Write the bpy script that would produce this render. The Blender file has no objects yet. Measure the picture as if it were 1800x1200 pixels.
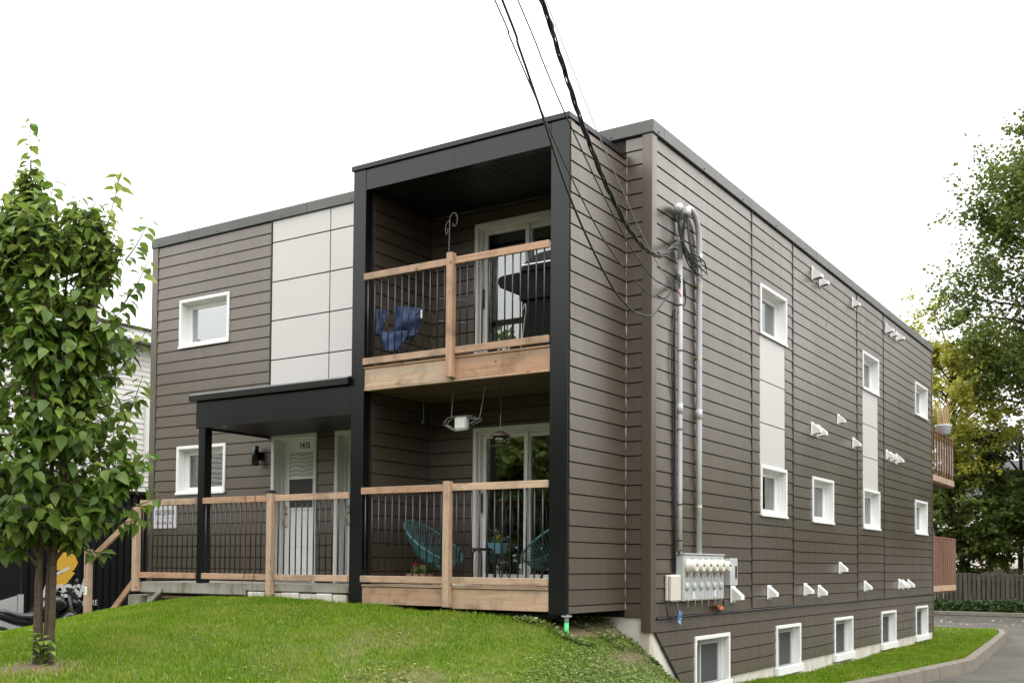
import bpy, bmesh, math, random
import numpy as np
from mathutils import Vector, Matrix
random.seed(7); RNG = np.random.default_rng(7)
SC = bpy.context.scene
COL = SC.collection

# ------------------------------------------------------------------ camera
cam_d = bpy.data.cameras.new('camera'); cam = bpy.data.objects.new('camera', cam_d); COL.objects.link(cam)
YAW, PITCH, ROLL, FPX = -0.5762, 0.0362, 0.0076, 1883.81
CAM = Vector((5.3557, -11.1438, 0.4290))
_f = Vector((math.sin(YAW)*math.cos(PITCH), math.cos(YAW)*math.cos(PITCH), math.sin(PITCH)))
_r = Vector((math.cos(YAW), -math.sin(YAW), 0)); _u = _r.cross(_f)
_r2 = math.cos(ROLL)*_r + math.sin(ROLL)*_u; _u2 = -math.sin(ROLL)*_r + math.cos(ROLL)*_u
cam.matrix_world = Matrix(((_r2.x, _u2.x, -_f.x, CAM.x), (_r2.y, _u2.y, -_f.y, CAM.y), (_r2.z, _u2.z, -_f.z, CAM.z), (0, 0, 0, 1)))
cam_d.sensor_width = 36; cam_d.lens = FPX/1800*36; cam_d.shift_y = (923.3-600)/1800
cam_d.clip_start = 0.05; cam_d.clip_end = 2000
SC.camera = cam

# ------------------------------------------------------------------ world, sun, exposure (bright overcast)
SUN_EL, SUN_AZ = math.radians(58), math.radians(112)      # azimuth clockwise from +Y
w = bpy.data.worlds.new('World'); SC.world = w; w.use_nodes = True
nt = w.node_tree; nt.nodes.clear()
sky = nt.nodes.new('ShaderNodeTexSky'); sky.sky_type = 'NISHITA'; sky.sun_disc = False
sky.sun_elevation = SUN_EL; sky.sun_rotation = SUN_AZ; sky.dust_density = 4.0; sky.air_density = 1.0; sky.ozone_density = 1.0
hs = nt.nodes.new('ShaderNodeHueSaturation'); hs.inputs['Saturation'].default_value = 0.08
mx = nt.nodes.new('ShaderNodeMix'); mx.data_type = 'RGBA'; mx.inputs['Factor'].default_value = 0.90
# cloud layer: overcast sky, gradient steepened towards the zenith for stronger light from overhead
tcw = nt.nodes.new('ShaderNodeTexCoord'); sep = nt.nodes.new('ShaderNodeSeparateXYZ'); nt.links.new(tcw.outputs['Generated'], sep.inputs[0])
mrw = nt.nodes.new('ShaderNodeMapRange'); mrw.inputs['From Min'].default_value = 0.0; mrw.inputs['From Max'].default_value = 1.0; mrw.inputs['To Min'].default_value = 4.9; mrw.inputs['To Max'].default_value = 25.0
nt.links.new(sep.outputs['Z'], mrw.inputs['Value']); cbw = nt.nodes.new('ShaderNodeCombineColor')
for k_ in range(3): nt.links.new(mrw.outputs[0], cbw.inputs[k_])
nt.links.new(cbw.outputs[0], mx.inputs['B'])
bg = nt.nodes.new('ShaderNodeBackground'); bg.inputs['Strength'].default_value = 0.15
out = nt.nodes.new('ShaderNodeOutputWorld')
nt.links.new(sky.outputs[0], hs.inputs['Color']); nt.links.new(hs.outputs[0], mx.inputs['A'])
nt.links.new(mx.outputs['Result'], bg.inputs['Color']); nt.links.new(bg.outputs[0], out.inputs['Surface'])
sun_d = bpy.data.lights.new('sun', 'SUN'); sun = bpy.data.objects.new('sun', sun_d); COL.objects.link(sun)
sun_d.energy = 0.6; sun_d.angle = math.radians(25); sun_d.color = (1.0, 0.965, 0.91)
_sd = Vector((math.sin(SUN_AZ)*math.cos(SUN_EL), math.cos(SUN_AZ)*math.cos(SUN_EL), math.sin(SUN_EL)))
sun.rotation_euler = _sd.to_track_quat('Z', 'Y').to_euler(); sun.location = (6, -20, 20)
vs = SC.view_settings; vs.view_transform = 'Standard'; vs.look = 'None'; vs.gamma = 1.0; vs.use_curve_mapping = False; vs.exposure = 0.35
SC.render.engine = 'CYCLES'; SC.cycles.max_bounces = 8; SC.cycles.transparent_max_bounces = 12

# ------------------------------------------------------------------ material helpers
def nmat(name):
    m = bpy.data.materials.new(name); m.use_nodes = True
    t = m.node_tree; b = t.nodes['Principled BSDF']
    return m, t, b
def N(t, kind, **kw):
    n = t.nodes.new(kind)
    for k, v in kw.items():
        if k in n.inputs: n.inputs[k].default_value = v
        else: setattr(n, k, v)
    return n
def ramp(t, stops, fac):
    r = t.nodes.new('ShaderNodeValToRGB'); e = r.color_ramp.elements
    while len(e) < len(stops): e.new(0.5)
    for el, (p, c) in zip(e, stops): el.position = p; el.color = (c[0], c[1], c[2], 1)
    t.links.new(fac, r.inputs[0]); return r.outputs[0]
def coords(t, scale, space='Object', rnd=False):
    tc = t.nodes.new('ShaderNodeTexCoord'); mp = t.nodes.new('ShaderNodeMapping'); mp.inputs['Scale'].default_value = scale
    t.links.new(tc.outputs[space], mp.inputs[0])
    if rnd:
        oi = t.nodes.new('ShaderNodeObjectInfo'); mu = t.nodes.new('ShaderNodeMath'); mu.operation = 'MULTIPLY'; mu.inputs[1].default_value = 37.0
        t.links.new(oi.outputs['Random'], mu.inputs[0]); cx = t.nodes.new('ShaderNodeCombineXYZ')
        for i in range(3): t.links.new(mu.outputs[0], cx.inputs[i])
        t.links.new(cx.outputs[0], mp.inputs['Location'])
    return mp.outputs[0]
def noise(t, vec, scale=5, detail=4, rough=0.55):
    n = N(t, 'ShaderNodeTexNoise', Scale=scale, Detail=detail, Roughness=rough); t.links.new(vec, n.inputs['Vector']); return n.outputs['Fac']
def bump(t, b, h, strength=0.2, dist=0.01):
    n = N(t, 'ShaderNodeBump', Strength=strength, Distance=dist); t.links.new(h, n.inputs['Height']); t.links.new(n.outputs[0], b.inputs['Normal'])
def mixc(t, fac, a, b, mode='MIX'):
    n = t.nodes.new('ShaderNodeMix'); n.data_type = 'RGBA'; n.blend_type = mode
    for k, v in (('Factor', fac), ('A', a), ('B', b)):
        i = [s for s in n.inputs if s.name == k and (s.type == ('VALUE' if k == 'Factor' else 'RGBA'))][0]
        if hasattr(v, 'is_output') or isinstance(v, bpy.types.NodeSocket): t.links.new(v, i)
        else: i.default_value = v if k == 'Factor' else (v[0], v[1], v[2], 1)
    return [s for s in n.outputs if s.type == 'RGBA'][0]
def rng_val(t, lo, hi):
    oi = t.nodes.new('ShaderNodeObjectInfo'); mr = N(t, 'ShaderNodeMapRange'); mr.inputs['To Min'].default_value = lo; mr.inputs['To Max'].default_value = hi
    t.links.new(oi.outputs['Random'], mr.inputs['Value']); return mr.outputs[0]
MAT = {}
def plain(name, col, rough=0.5, metal=0.0, spec=0.5, var=0.0, scale=20, bumpy=0.0, space='Object'):
    m, t, b = nmat(name)
    b.inputs['Roughness'].default_value = rough; b.inputs['Metallic'].default_value = metal; b.inputs['Specular IOR Level'].default_value = spec
    c = (col[0], col[1], col[2])
    if var > 0:
        f = noise(t, coords(t, (1, 1, 1), space), scale, 5, 0.6)
        t.links.new(ramp(t, [(0.25, [x*(1-var) for x in c]), (0.75, [min(1, x*(1+var)) for x in c])], f), b.inputs['Base Color'])
        if bumpy: bump(t, b, f, bumpy, 0.01)
    else: b.inputs['Base Color'].default_value = (*c, 1)
    MAT[name] = m; return m

def siding(name, base):
    m, t, b = nmat(name)
    g = noise(t, coords(t, (1.2, 1.2, 55), 'Object', True), 3.0, 6, 0.65)
    big = noise(t, coords(t, (0.5, 0.5, 0.25), 'Object'), 1.3, 3, 0.5)
    stre = noise(t, coords(t, (7, 7, 0.25), 'Object'), 1.0, 3, 0.6)
    c1 = ramp(t, [(0.3, [x*0.86 for x in base]), (0.7, [x*1.10 for x in base])], g)
    c2 = mixc(t, 1.0, c1, ramp(t, [(0.3, (0.90, 0.90, 0.90)), (0.7, (1.06, 1.05, 1.03))], big), 'MULTIPLY')
    c3 = mixc(t, 1.0, c2, ramp(t, [(0.32, (0.90, 0.90, 0.90)), (0.55, (1.0, 1.0, 1.0)), (0.78, (1.20, 1.20, 1.20))], stre), 'MULTIPLY')
    v = t.nodes.new('ShaderNodeHueSaturation'); t.links.new(c3, v.inputs['Color']); t.links.new(rng_val(t, 0.90, 1.08), v.inputs['Value'])
    t.links.new(v.outputs[0], b.inputs['Base Color'])
    b.inputs['Roughness'].default_value = 0.40; b.inputs['Specular IOR Level'].default_value = 1.0; b.inputs['Coat Weight'].default_value = 0.7; b.inputs['Coat Roughness'].default_value = 0.34; b.inputs['Coat IOR'].default_value = 1.6; b.inputs['Coat Tint'].default_value = (1.0, 0.965, 0.905, 1)
    cr = N(t, 'ShaderNodeMapRange'); cr.inputs['From Min'].default_value = 0.3; cr.inputs['From Max'].default_value = 0.7; cr.inputs['To Min'].default_value = 0.26; cr.inputs['To Max'].default_value = 0.44; t.links.new(noise(t, coords(t, (0.35, 0.35, 0.8)), 1.3, 2, 0.5), cr.inputs['Value']); t.links.new(cr.outputs[0], b.inputs['Coat Roughness'])
    cw_ = N(t, 'ShaderNodeMapRange'); cw_.inputs['From Min'].default_value = 0.3; cw_.inputs['From Max'].default_value = 0.72; cw_.inputs['To Min'].default_value = 0.86; cw_.inputs['To Max'].default_value = 0.50; t.links.new(stre, cw_.inputs['Value']); t.links.new(cw_.outputs[0], b.inputs['Coat Weight'])
    b.inputs['Specular Tint'].default_value = (1.0, 0.94, 0.86, 1)
    bump(t, b, g, 0.22, 0.004)
    MAT[name] = m
siding('siding', (0.053, 0.0390, 0.0275))
plain('siding_trim', (0.060, 0.0440, 0.0305), 0.36, var=0.08, scale=6)
plain('siding_gap', (0.012, 0.010, 0.009), 0.8)
plain('dark_trim', (0.020, 0.018, 0.017), 0.45)
plain('black_metal', (0.0028, 0.0036, 0.0038), 0.27, spec=0.52, var=0.25, scale=2.5, bumpy=0.03)
plain('soffit_black', (0.005, 0.005, 0.0055), 0.45)
plain('coping', (0.085, 0.086, 0.078), 0.36, spec=0.6, var=0.20, scale=1.6)
plain('panel', (0.56, 0.545, 0.52), 0.38, var=0.025, scale=1.5)
plain('pvc', (0.78, 0.78, 0.765), 0.35, var=0.03, scale=4)
plain('pvc_side', (0.70, 0.70, 0.68), 0.4, var=0.05, scale=4)
plain('pvc_grey', (0.35, 0.36, 0.36), 0.4)
plain('conduit', (0.46, 0.47, 0.47), 0.42, var=0.08, scale=9)
plain('meter_grey', (0.43, 0.45, 0.44), 0.4, var=0.06, scale=7)
plain('meter_beige', (0.60, 0.57, 0.49), 0.35, var=0.05, scale=9)
plain('meter_face', (0.66, 0.64, 0.55), 0.15)
plain('cable_black', (0.018, 0.018, 0.018), 0.5)
plain('cable_grey', (0.30, 0.29, 0.28), 0.45, metal=0.3)
plain('steel', (0.55, 0.55, 0.55), 0.3, metal=0.9)
plain('chain_steel', (0.40, 0.41, 0.40), 0.4, metal=0.7)
plain('red_plastic', (0.50, 0.05, 0.05), 0.5)
plain('orange_plastic', (0.50, 0.13, 0.04), 0.5)
plain('blue_wire', (0.16, 0.28, 0.48), 0.45)
plain('white_paint', (0.80, 0.80, 0.78), 0.5)
plain('brass', (0.45, 0.36, 0.20), 0.3, metal=0.8)
plain('green_paint', (0.05, 0.50, 0.13), 0.45, var=0.1)
plain('bar_black', (0.018, 0.0195, 0.021), 0.38, spec=0.5)
plain('room_dark', (0.020, 0.020, 0.021), 0.8)
plain('curtain', (0.74, 0.75, 0.72), 0.8, var=0.05, scale=3)
plain('curtain_beige', (0.36, 0.33, 0.26), 0.8, var=0.06, scale=3)
plain('screen', (0.045, 0.047, 0.048), 0.7)
plain('teal', (0.045, 0.150, 0.160), 0.4)
plain('blue_cloth', (0.022, 0.046, 0.125), 0.7, var=0.35, scale=9)
plain('bbq_cover', (0.004, 0.004, 0.0045), 0.7, spec=0.2)
plain('bbq_grey', (0.012, 0.012, 0.0125), 0.5, spec=0.3)
plain('terracotta', (0.25, 0.16, 0.12), 0.7)
plain('petal', (0.45, 0.02, 0.06), 0.5)
plain('light_blue', (0.10, 0.25, 0.33), 0.5)
plain('suet', (0.86, 0.86, 0.84), 0.8, var=0.12, scale=60, bumpy=0.4)
plain('feeder_tin', (0.12, 0.10, 0.08), 0.4, metal=0.5)
plain('feeder_seed', (0.36, 0.30, 0.20), 0.5, var=0.3, scale=50)
plain('cord_green', (0.03, 0.085, 0.07), 0.6)
plain('cord_red', (0.17, 0.05, 0.035), 0.6)
plain('number_black', (0.01, 0.01, 0.01), 0.4)
plain('sign_grey', (0.52, 0.50, 0.52), 0.45, var=0.05, scale=5)
plain('white_siding', (0.72, 0.71, 0.66), 0.45, var=0.04, scale=2)
plain('roof_dark', (0.035, 0.035, 0.038), 0.7)
plain('ribbed_black', (0.012, 0.012, 0.014), 0.35)
plain('paint_yellow', (0.72, 0.42, 0.05), 0.5)
plain('paint_white', (0.66, 0.66, 0.64), 0.5)
plain('diamond_plate', (0.50, 0.50, 0.485), 0.35, metal=0.15)
plain('rubber', (0.012, 0.012, 0.012), 0.7)
plain('bike_black', (0.016, 0.017, 0.019), 0.25, spec=0.6)
plain('bike_grey', (0.05, 0.053, 0.056), 0.35)
plain('chrome', (0.6, 0.6, 0.6), 0.15, metal=1.0)
plain('soil', (0.115, 0.075, 0.048), 0.9, var=0.4, scale=18, bumpy=0.6)
plain('pot_white', (0.62, 0.63, 0.66), 0.5)
plain('straw', (0.50, 0.38, 0.19), 0.8, var=0.2, scale=30)
plain('tarp_grey', (0.05, 0.05, 0.055), 0.7)
plain('far_roof', (0.42, 0.37, 0.31), 0.7, var=0.06, scale=3)
plain('caulk', (0.42, 0.41, 0.40), 0.25, metal=0.4)

def wood(name, light, dark, grey, axis):
    m, t, b = nmat(name)
    sc = [14, 14, 14]; sc[axis] = 0.8
    ks = [3.2, 3.2, 3.2]; ks[axis] = 2.2
    co = coords(t, sc, 'Object', True)
    g = noise(t, co, 2.6, 7, 0.65)
    wv = noise(t, coords(t, [s*0.35 for s in sc], 'Object', True), 2.0, 3, 0.5)
    vo = t.nodes.new('ShaderNodeTexVoronoi'); vo.inputs['Scale'].default_value = 1.5; t.links.new(coords(t, ks, 'Object', True), vo.inputs['Vector'])
    c = ramp(t, [(0.25, dark), (0.50, light), (0.78, [x*1.12 for x in light])], g)
    c = mixc(t, ramp(t, [(0.42, (0, 0, 0)), (0.68, (0.75, 0.75, 0.75))], wv), c, grey)
    kn = ramp(t, [(0.02, (0.25, 0.17, 0.12)), (0.055, (0.62, 0.50, 0.42)), (0.10, (1, 1, 1))], vo.outputs['Distance'])
    c = mixc(t, 1.0, c, kn, 'MULTIPLY')
    st = noise(t, coords(t, (2.2, 2.2, 2.2), 'Object', True), 1.7, 5, 0.65)
    c = mixc(t, 1.0, c, ramp(t, [(0.28, (0.56, 0.54, 0.51)), (0.50, (1, 1, 1)), (0.75, (1.10, 1.05, 1.0))], st), 'MULTIPLY')
    c = mixc(t, 1.0, c, ramp(t, [(0.0, (1.08, 0.93, 0.84)), (0.5, (1.0, 1.0, 1.0)), (1.0, (0.94, 1.0, 1.02))], rng_val(t, 0, 1)), 'MULTIPLY')
    v = t.nodes.new('ShaderNodeHueSaturation'); t.links.new(c, v.inputs['Color']); t.links.new(rng_val(t, 0.80, 1.14), v.inputs['Value'])
    t.links.new(v.outputs[0], b.inputs['Base Color']); b.inputs['Roughness'].default_value = 0.75
    bump(t, b, g, 0.25, 0.004); MAT[name] = m
CED = ((0.475, 0.318, 0.212), (0.290, 0.170, 0.106), (0.345, 0.280, 0.212))
wood('wood_x', *CED, 0); wood('wood_z', *CED, 2); wood('wood_y', *CED, 1)
wood('wood_red', (0.175, 0.080, 0.046), (0.085, 0.038, 0.022), (0.16, 0.095, 0.062), 2)
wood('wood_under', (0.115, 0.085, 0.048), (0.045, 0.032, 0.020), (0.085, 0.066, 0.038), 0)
wood('wood_fence', (0.062, 0.054, 0.040), (0.026, 0.023, 0.017), (0.052, 0.056, 0.038), 2)

def concrete(name, base, stain):
    m, t, b = nmat(name)
    f = noise(t, coords(t, (1, 1, 1)), 4.5, 8, 0.65); f2 = noise(t, coords(t, (3, 3, 0.8)), 1.4, 5, 0.6); f3 = noise(t, coords(t, (1, 1, 1)), 60, 3, 0.6)
    c = ramp(t, [(0.3, [x*0.82 for x in base]), (0.7, base)], f)
    c = mixc(t, ramp(t, [(0.50, (0, 0, 0)), (0.72, (0.85, 0.85, 0.85))], f2), c, stain)
    t.links.new(c, b.inputs['Base Color']); b.inputs['Roughness'].default_value = 0.85; bump(t, b, f3, 0.35, 0.006); MAT[name] = m
concrete('concrete_slab', (0.36, 0.34, 0.29), (0.10, 0.105, 0.05))
concrete('concrete_white', (0.62, 0.59, 0.53), (0.40, 0.31, 0.22))
concrete('concrete_kerb', (0.185, 0.165, 0.130), (0.115, 0.100, 0.072))

def asphalt():
    m, t, b = nmat('asphalt')
    f = noise(t, coords(t, (1, 1, 1)), 140, 3, 0.7); g = noise(t, coords(t, (1, 1, 1)), 0.5, 5, 0.6); p = noise(t, coords(t, (1, 0.25, 1)), 1.1, 4, 0.6)
    c = ramp(t, [(0.3, (0.044, 0.0405, 0.034)), (0.7, (0.100, 0.093, 0.079))], f)
    c = mixc(t, 1.0, c, ramp(t, [(0.3, (0.68, 0.67, 0.66)), (0.7, (1.22, 1.21, 1.18))], g), 'MULTIPLY')
    c = mixc(t, 1.0, c, ramp(t, [(0.35, (0.85, 0.84, 0.83)), (0.6, (1, 1, 1))], p), 'MULTIPLY')
    wr = noise(t, coords(t, (1, 1, 1)), 0.9, 5, 0.6); cv = coords(t, (0.16, 0.16, 0.16)); ad = t.nodes.new('ShaderNodeVectorMath'); ad.operation = 'ADD'; cb_ = t.nodes.new('ShaderNodeCombineXYZ')
    for q_ in range(2): t.links.new(wr, cb_.inputs[q_])
    t.links.new(cv, ad.inputs[0]); t.links.new(cb_.outputs[0], ad.inputs[1])
    vo = t.nodes.new('ShaderNodeTexVoronoi'); vo.feature = 'DISTANCE_TO_EDGE'; vo.inputs['Scale'].default_value = 1.0; t.links.new(ad.outputs[0], vo.inputs['Vector'])
    c = mixc(t, 1.0, c, ramp(t, [(0.0, (0.35, 0.34, 0.33)), (0.003, (0.55, 0.54, 0.52)), (0.006, (1, 1, 1))], vo.outputs['Distance']), 'MULTIPLY')
    t.links.new(c, b.inputs['Base Color']); b.inputs['Roughness'].default_value = 0.85; bump(t, b, f, 0.5, 0.004); MAT['asphalt'] = m
asphalt()

def lawn_mat():
    m, t, b = nmat('lawn_soil')
    f = noise(t, coords(t, (1, 1, 1)), 9, 6, 0.65); g = noise(t, coords(t, (1, 1, 1)), 1.3, 4, 0.6)
    at = N(t, 'ShaderNodeAttribute', attribute_name='bare')
    c = ramp(t, [(0.3, (0.045, 0.068, 0.005)), (0.7, (0.10, 0.14, 0.010))], f)
    s = ramp(t, [(0.3, (0.050, 0.033, 0.020)), (0.5, (0.12, 0.080, 0.048)), (0.7, (0.22, 0.15, 0.095))], noise(t, coords(t, (1, 1, 1)), 26, 7, 0.7))
    c = mixc(t, at.outputs['Fac'], c, s)
    t.links.new(c, b.inputs['Base Color']); b.inputs['Roughness'].default_value = 0.95; bump(t, b, f, 0.8, 0.03); MAT['lawn_soil'] = m
lawn_mat()

def leafmat(name, stops, rough=0.5, trans=0.35, attr='tint', patch=None, spec=0.4):
    m, t, b = nmat(name)
    at = N(t, 'ShaderNodeAttribute', attribute_name=attr)
    c = ramp(t, stops, at.outputs['Fac'])
    if patch:
        pn = noise(t, coords(t, (1, 1, 1)), patch[0], 4, 0.6)
        c = mixc(t, ramp(t, [(patch[1], (0, 0, 0)), (patch[2], (0.8, 0.8, 0.8))], pn), c, patch[3])
    t.links.new(c, b.inputs['Base Color']); b.inputs['Roughness'].default_value = rough; b.inputs['Specular IOR Level'].default_value = spec
    tr = t.nodes.new('ShaderNodeBsdfTranslucent'); t.links.new(c, tr.inputs['Color'])
    ms = t.nodes.new('ShaderNodeMixShader'); ms.inputs[0].default_value = trans
    o = t.nodes['Material Output']
    t.links.new(b.outputs[0], ms.inputs[1]); t.links.new(tr.outputs[0], ms.inputs[2]); t.links.new(ms.outputs[0], o.inputs['Surface'])
    MAT[name] = m
leafmat('grass_blade', [(0.0, (0.060, 0.130, 0.004)), (0.5, (0.138, 0.248, 0.008)), (0.9, (0.250, 0.360, 0.022)), (1.0, (0.42, 0.36, 0.14))], 0.6, 0.35, patch=(1.7, 0.47, 0.74, (0.27, 0.29, 0.05)), spec=0.12)
leafmat('weed_leaf', [(0.0, (0.060, 0.105, 0.024)), (0.5, (0.135, 0.200, 0.050)), (0.85, (0.24, 0.30, 0.10)), (1.0, (0.36, 0.30, 0.16))], 0.6, 0.3, spec=0.2)
leafmat('lilac_leaf', [(0.0, (0.055, 0.110, 0.018)), (0.35, (0.105, 0.185, 0.028)), (0.7, (0.185, 0.270, 0.045)), (1.0, (0.310, 0.360, 0.075))], 0.40, 0.46)
leafmat('sprout_leaf', [(0.0, (0.14, 0.24, 0.04)), (1.0, (0.26, 0.38, 0.07))], 0.5, 0.35)
leafmat('maple_leaf', [(0.0, (0.050, 0.082, 0.016)), (0.5, (0.110, 0.158, 0.030)), (1.0, (0.215, 0.250, 0.052))], 0.5, 0.45)
leafmat('yellow_leaf', [(0.0, (0.26, 0.29, 0.04)), (0.5, (0.46, 0.46, 0.07)), (1.0, (0.62, 0.56, 0.13))], 0.5, 0.5)
leafmat('hedge_leaf', [(0.0, (0.022, 0.045, 0.012)), (1.0, (0.07, 0.12, 0.03))], 0.55, 0.2)
def bark(name, a, c):
    m, t, b = nmat(name)
    f = noise(t, coords(t, (14, 14, 5)), 2.5, 6, 0.7); g = noise(t, coords(t, (3, 3, 30)), 1.0, 4, 0.6)
    col = mixc(t, 0.4, ramp(t, [(0.3, a), (0.7, c)], f), ramp(t, [(0.35, a), (0.65, c)], g))
    t.links.new(col, b.inputs['Base Color']); b.inputs['Roughness'].default_value = 0.85; bump(t, b, f, 0.7, 0.02); MAT[name] = m
bark('bark', (0.024, 0.016, 0.011), (0.130, 0.088, 0.056)); bark('bark_dark', (0.018, 0.014, 0.010), (0.05, 0.04, 0.03)); bark('pole_wood', (0.10, 0.075, 0.05), (0.22, 0.17, 0.12))

def glass(name, refl, tint=(0.55, 0.58, 0.57)):
    m, t, b = nmat(name); t.nodes.remove(b)
    gl = N(t, 'ShaderNodeBsdfGlossy', Roughness=0.0); gl.inputs['Color'].default_value = (0.93, 0.96, 0.95, 1)
    tr = t.nodes.new('ShaderNodeBsdfTransparent'); tr.inputs['Color'].default_value = (*tint, 1)
    lw = N(t, 'ShaderNodeFresnel', IOR=1.5); ad = t.nodes.new('ShaderNodeMath'); ad.operation = 'ADD'; ad.use_clamp = True; ad.inputs[1].default_value = refl
    nz = noise(t, coords(t, (1, 1, 1)), 1.6, 2, 0.5); bp = N(t, 'ShaderNodeBump', Strength=0.05, Distance=0.02); t.links.new(nz, bp.inputs['Height']); t.links.new(bp.outputs[0], gl.inputs['Normal'])
    ms = t.nodes.new('ShaderNodeMixShader'); t.links.new(lw.outputs[0], ad.inputs[0]); t.links.new(ad.outputs[0], ms.inputs[0])
    t.links.new(tr.outputs[0], ms.inputs[1]); t.links.new(gl.outputs[0], ms.inputs[2]); t.links.new(ms.outputs[0], t.nodes['Material Output'].inputs['Surface']); MAT[name] = m
glass('glass', 0.17, (0.72, 0.74, 0.72)); glass('glass_low', 0.06); glass('glass_sky', 0.42); glass('glass_door', 0.20, (0.62, 0.63, 0.60)); glass('jar_glass', 0.05, (0.9, 0.88, 0.8))
def frosted():
    m, t, b = nmat('glass_etched')
    wv = t.nodes.new('ShaderNodeTexWave'); wv.wave_type = 'RINGS'; wv.inputs['Scale'].default_value = 5.5; wv.inputs['Distortion'].default_value = 5; wv.inputs['Detail'].default_value = 1.5
    t.links.new(coords(t, (1, 1, 1)), wv.inputs['Vector'])
    t.links.new(ramp(t, [(0.0, (0.30, 0.29, 0.26)), (0.12, (0.46, 0.45, 0.42)), (0.6, (0.58, 0.58, 0.54))], wv.outputs['Fac']), b.inputs['Base Color'])
    b.inputs['Roughness'].default_value = 0.12; MAT['glass_etched'] = m
frosted()

# ------------------------------------------------------------------ mesh helpers
def obj(name, verts, faces, mat, parent=None, smooth=False, loc=None):
    me = bpy.data.meshes.new(name); me.from_pydata([tuple(v) for v in verts], [], faces); me.validate(); me.update()
    if smooth: me.polygons.foreach_set('use_smooth', [True]*len(me.polygons))
    if mat: me.materials.append(MAT[mat])
    o = bpy.data.objects.new(name, me); COL.objects.link(o)
    if parent: o.parent = parent
    return o
def empty(name, label, cat, loc=(0, 0, 0), group=None):
    o = bpy.data.objects.new(name, None); COL.objects.link(o); o.location = loc; o.empty_display_size = 0.2
    return tag(o, label, cat, group)
def tag(o, label, cat, group=None):
    o['label'] = label; o['category'] = cat
    if group: o['group'] = group
    return o
def structure(o): o['kind'] = 'structure'; return o
def stuff(o): o['kind'] = 'stuff'; return o
class MB:
    def __init__(s): s.v = []; s.f = []
    def box(s, x0, x1, y0, y1, z0, z1, M=None):
        i = len(s.v); p = [Vector((x, y, z)) for z in (z0, z1) for y in (y0, y1) for x in (x0, x1)]
        if M: p = [M @ q for q in p]
        s.v += p; s.f += [(i, i+2, i+3, i+1), (i+4, i+5, i+7, i+6), (i, i+1, i+5, i+4), (i+2, i+6, i+7, i+3), (i, i+4, i+6, i+2), (i+1, i+3, i+7, i+5)]; return s
    def hexa(s, p):                                   # 8 corners: bottom 4 ccw, top 4 ccw
        i = len(s.v); s.v += [Vector(q) for q in p]
        s.f += [(i+3, i+2, i+1, i), (i+4, i+5, i+6, i+7)] + [(i+k, i+(k+1) % 4, i+4+(k+1) % 4, i+4+k) for k in range(4)]; return s
    def prism(s, poly, axis, a, b):                   # 2D polygon extruded along axis from a to b
        i = len(s.v); n = len(poly)
        def mk(p, d):
            q = [0, 0, 0]; oth = [k for k in range(3) if k != axis]; q[axis] = d; q[oth[0]] = p[0]; q[oth[1]] = p[1]; return Vector(q)
        s.v += [mk(p, a) for p in poly] + [mk(p, b) for p in poly]
        s.f += [tuple(i+k for k in range(n))[::-1], tuple(i+n+k for k in range(n))] + [(i+k, i+(k+1) % n, i+n+(k+1) % n, i+n+k) for k in range(n)]; return s
    def tube(s, pts, r, seg=8, cap=True, closed=False):
        pts = [Vector(p) for p in pts]; n = len(pts); rs = r if isinstance(r, (list, tuple)) else [r]*n; i0 = len(s.v); prev = None
        for k, p in enumerate(pts):
            if closed: d = pts[(k+1) % n]-pts[k-1]
            else: d = (pts[min(k+1, n-1)]-pts[max(k-1, 0)])
            d = d.normalized() if d.length > 1e-9 else Vector((0, 0, 1))
            a = prev if prev is not None else (Vector((0, 0, 1)) if abs(d.z) < 0.9 else Vector((1, 0, 0)))
            u = (a - d*a.dot(d)); u = u.normalized() if u.length > 1e-6 else d.orthogonal().normalized(); prev = u; v = d.cross(u)
            s.v += [p + (u*math.cos(2*math.pi*j/seg) + v*math.sin(2*math.pi*j/seg))*rs[k] for j in range(seg)]
        for k in range(n if closed else n-1):
            a = i0+k*seg; b = i0+((k+1) % n)*seg
            s.f += [(a+j, a+(j+1) % seg, b+(j+1) % seg, b+j) for j in range(seg)]
        if cap and not closed:
            s.f += [tuple(i0+j for j in range(seg))[::-1], tuple(i0+(n-1)*seg+j for j in range(seg))]
        return s
    def lathe(s, prof, c, axis=Vector((0, 0, 1)), seg=16):  # prof: (radius, height along axis)
        axis = Vector(axis).normalized(); u = axis.orthogonal().normalized(); v = axis.cross(u); c = Vector(c); i = len(s.v)
        for r, h in prof: s.v += [c + axis*h + (u*math.cos(2*math.pi*j/seg)+v*math.sin(2*math.pi*j/seg))*r for j in range(seg)]
        for k in range(len(prof)-1):
            a = i+k*seg; b = a+seg; s.f += [(a+j, a+(j+1) % seg, b+(j+1) % seg, b+j) for j in range(seg)]
        s.f += [tuple(i+j for j in range(seg))[::-1], tuple(i+(len(prof)-1)*seg+j for j in range(seg))]; return s
    def quad(s, a, b, c, d): i = len(s.v); s.v += [Vector(q) for q in (a, b, c, d)]; s.f.append((i, i+1, i+2, i+3)); return s
    def out(s, name, mat, parent=None, smooth=False, bevel=0):
        o = obj(name, s.v, s.f, mat, parent, smooth)
        if bevel:
            bm = bmesh.new(); bm.from_mesh(o.data); bmesh.ops.bevel(bm, geom=bm.edges[:], offset=bevel, segments=1, affect='EDGES', clamp_overlap=True); bm.to_mesh(o.data); bm.free()
        return o
def box(name, mat, parent, x0, x1, y0, y1, z0, z1, bevel=0): return MB().box(x0, x1, y0, y1, z0, z1).out(name, mat, parent, bevel=bevel)
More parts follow.
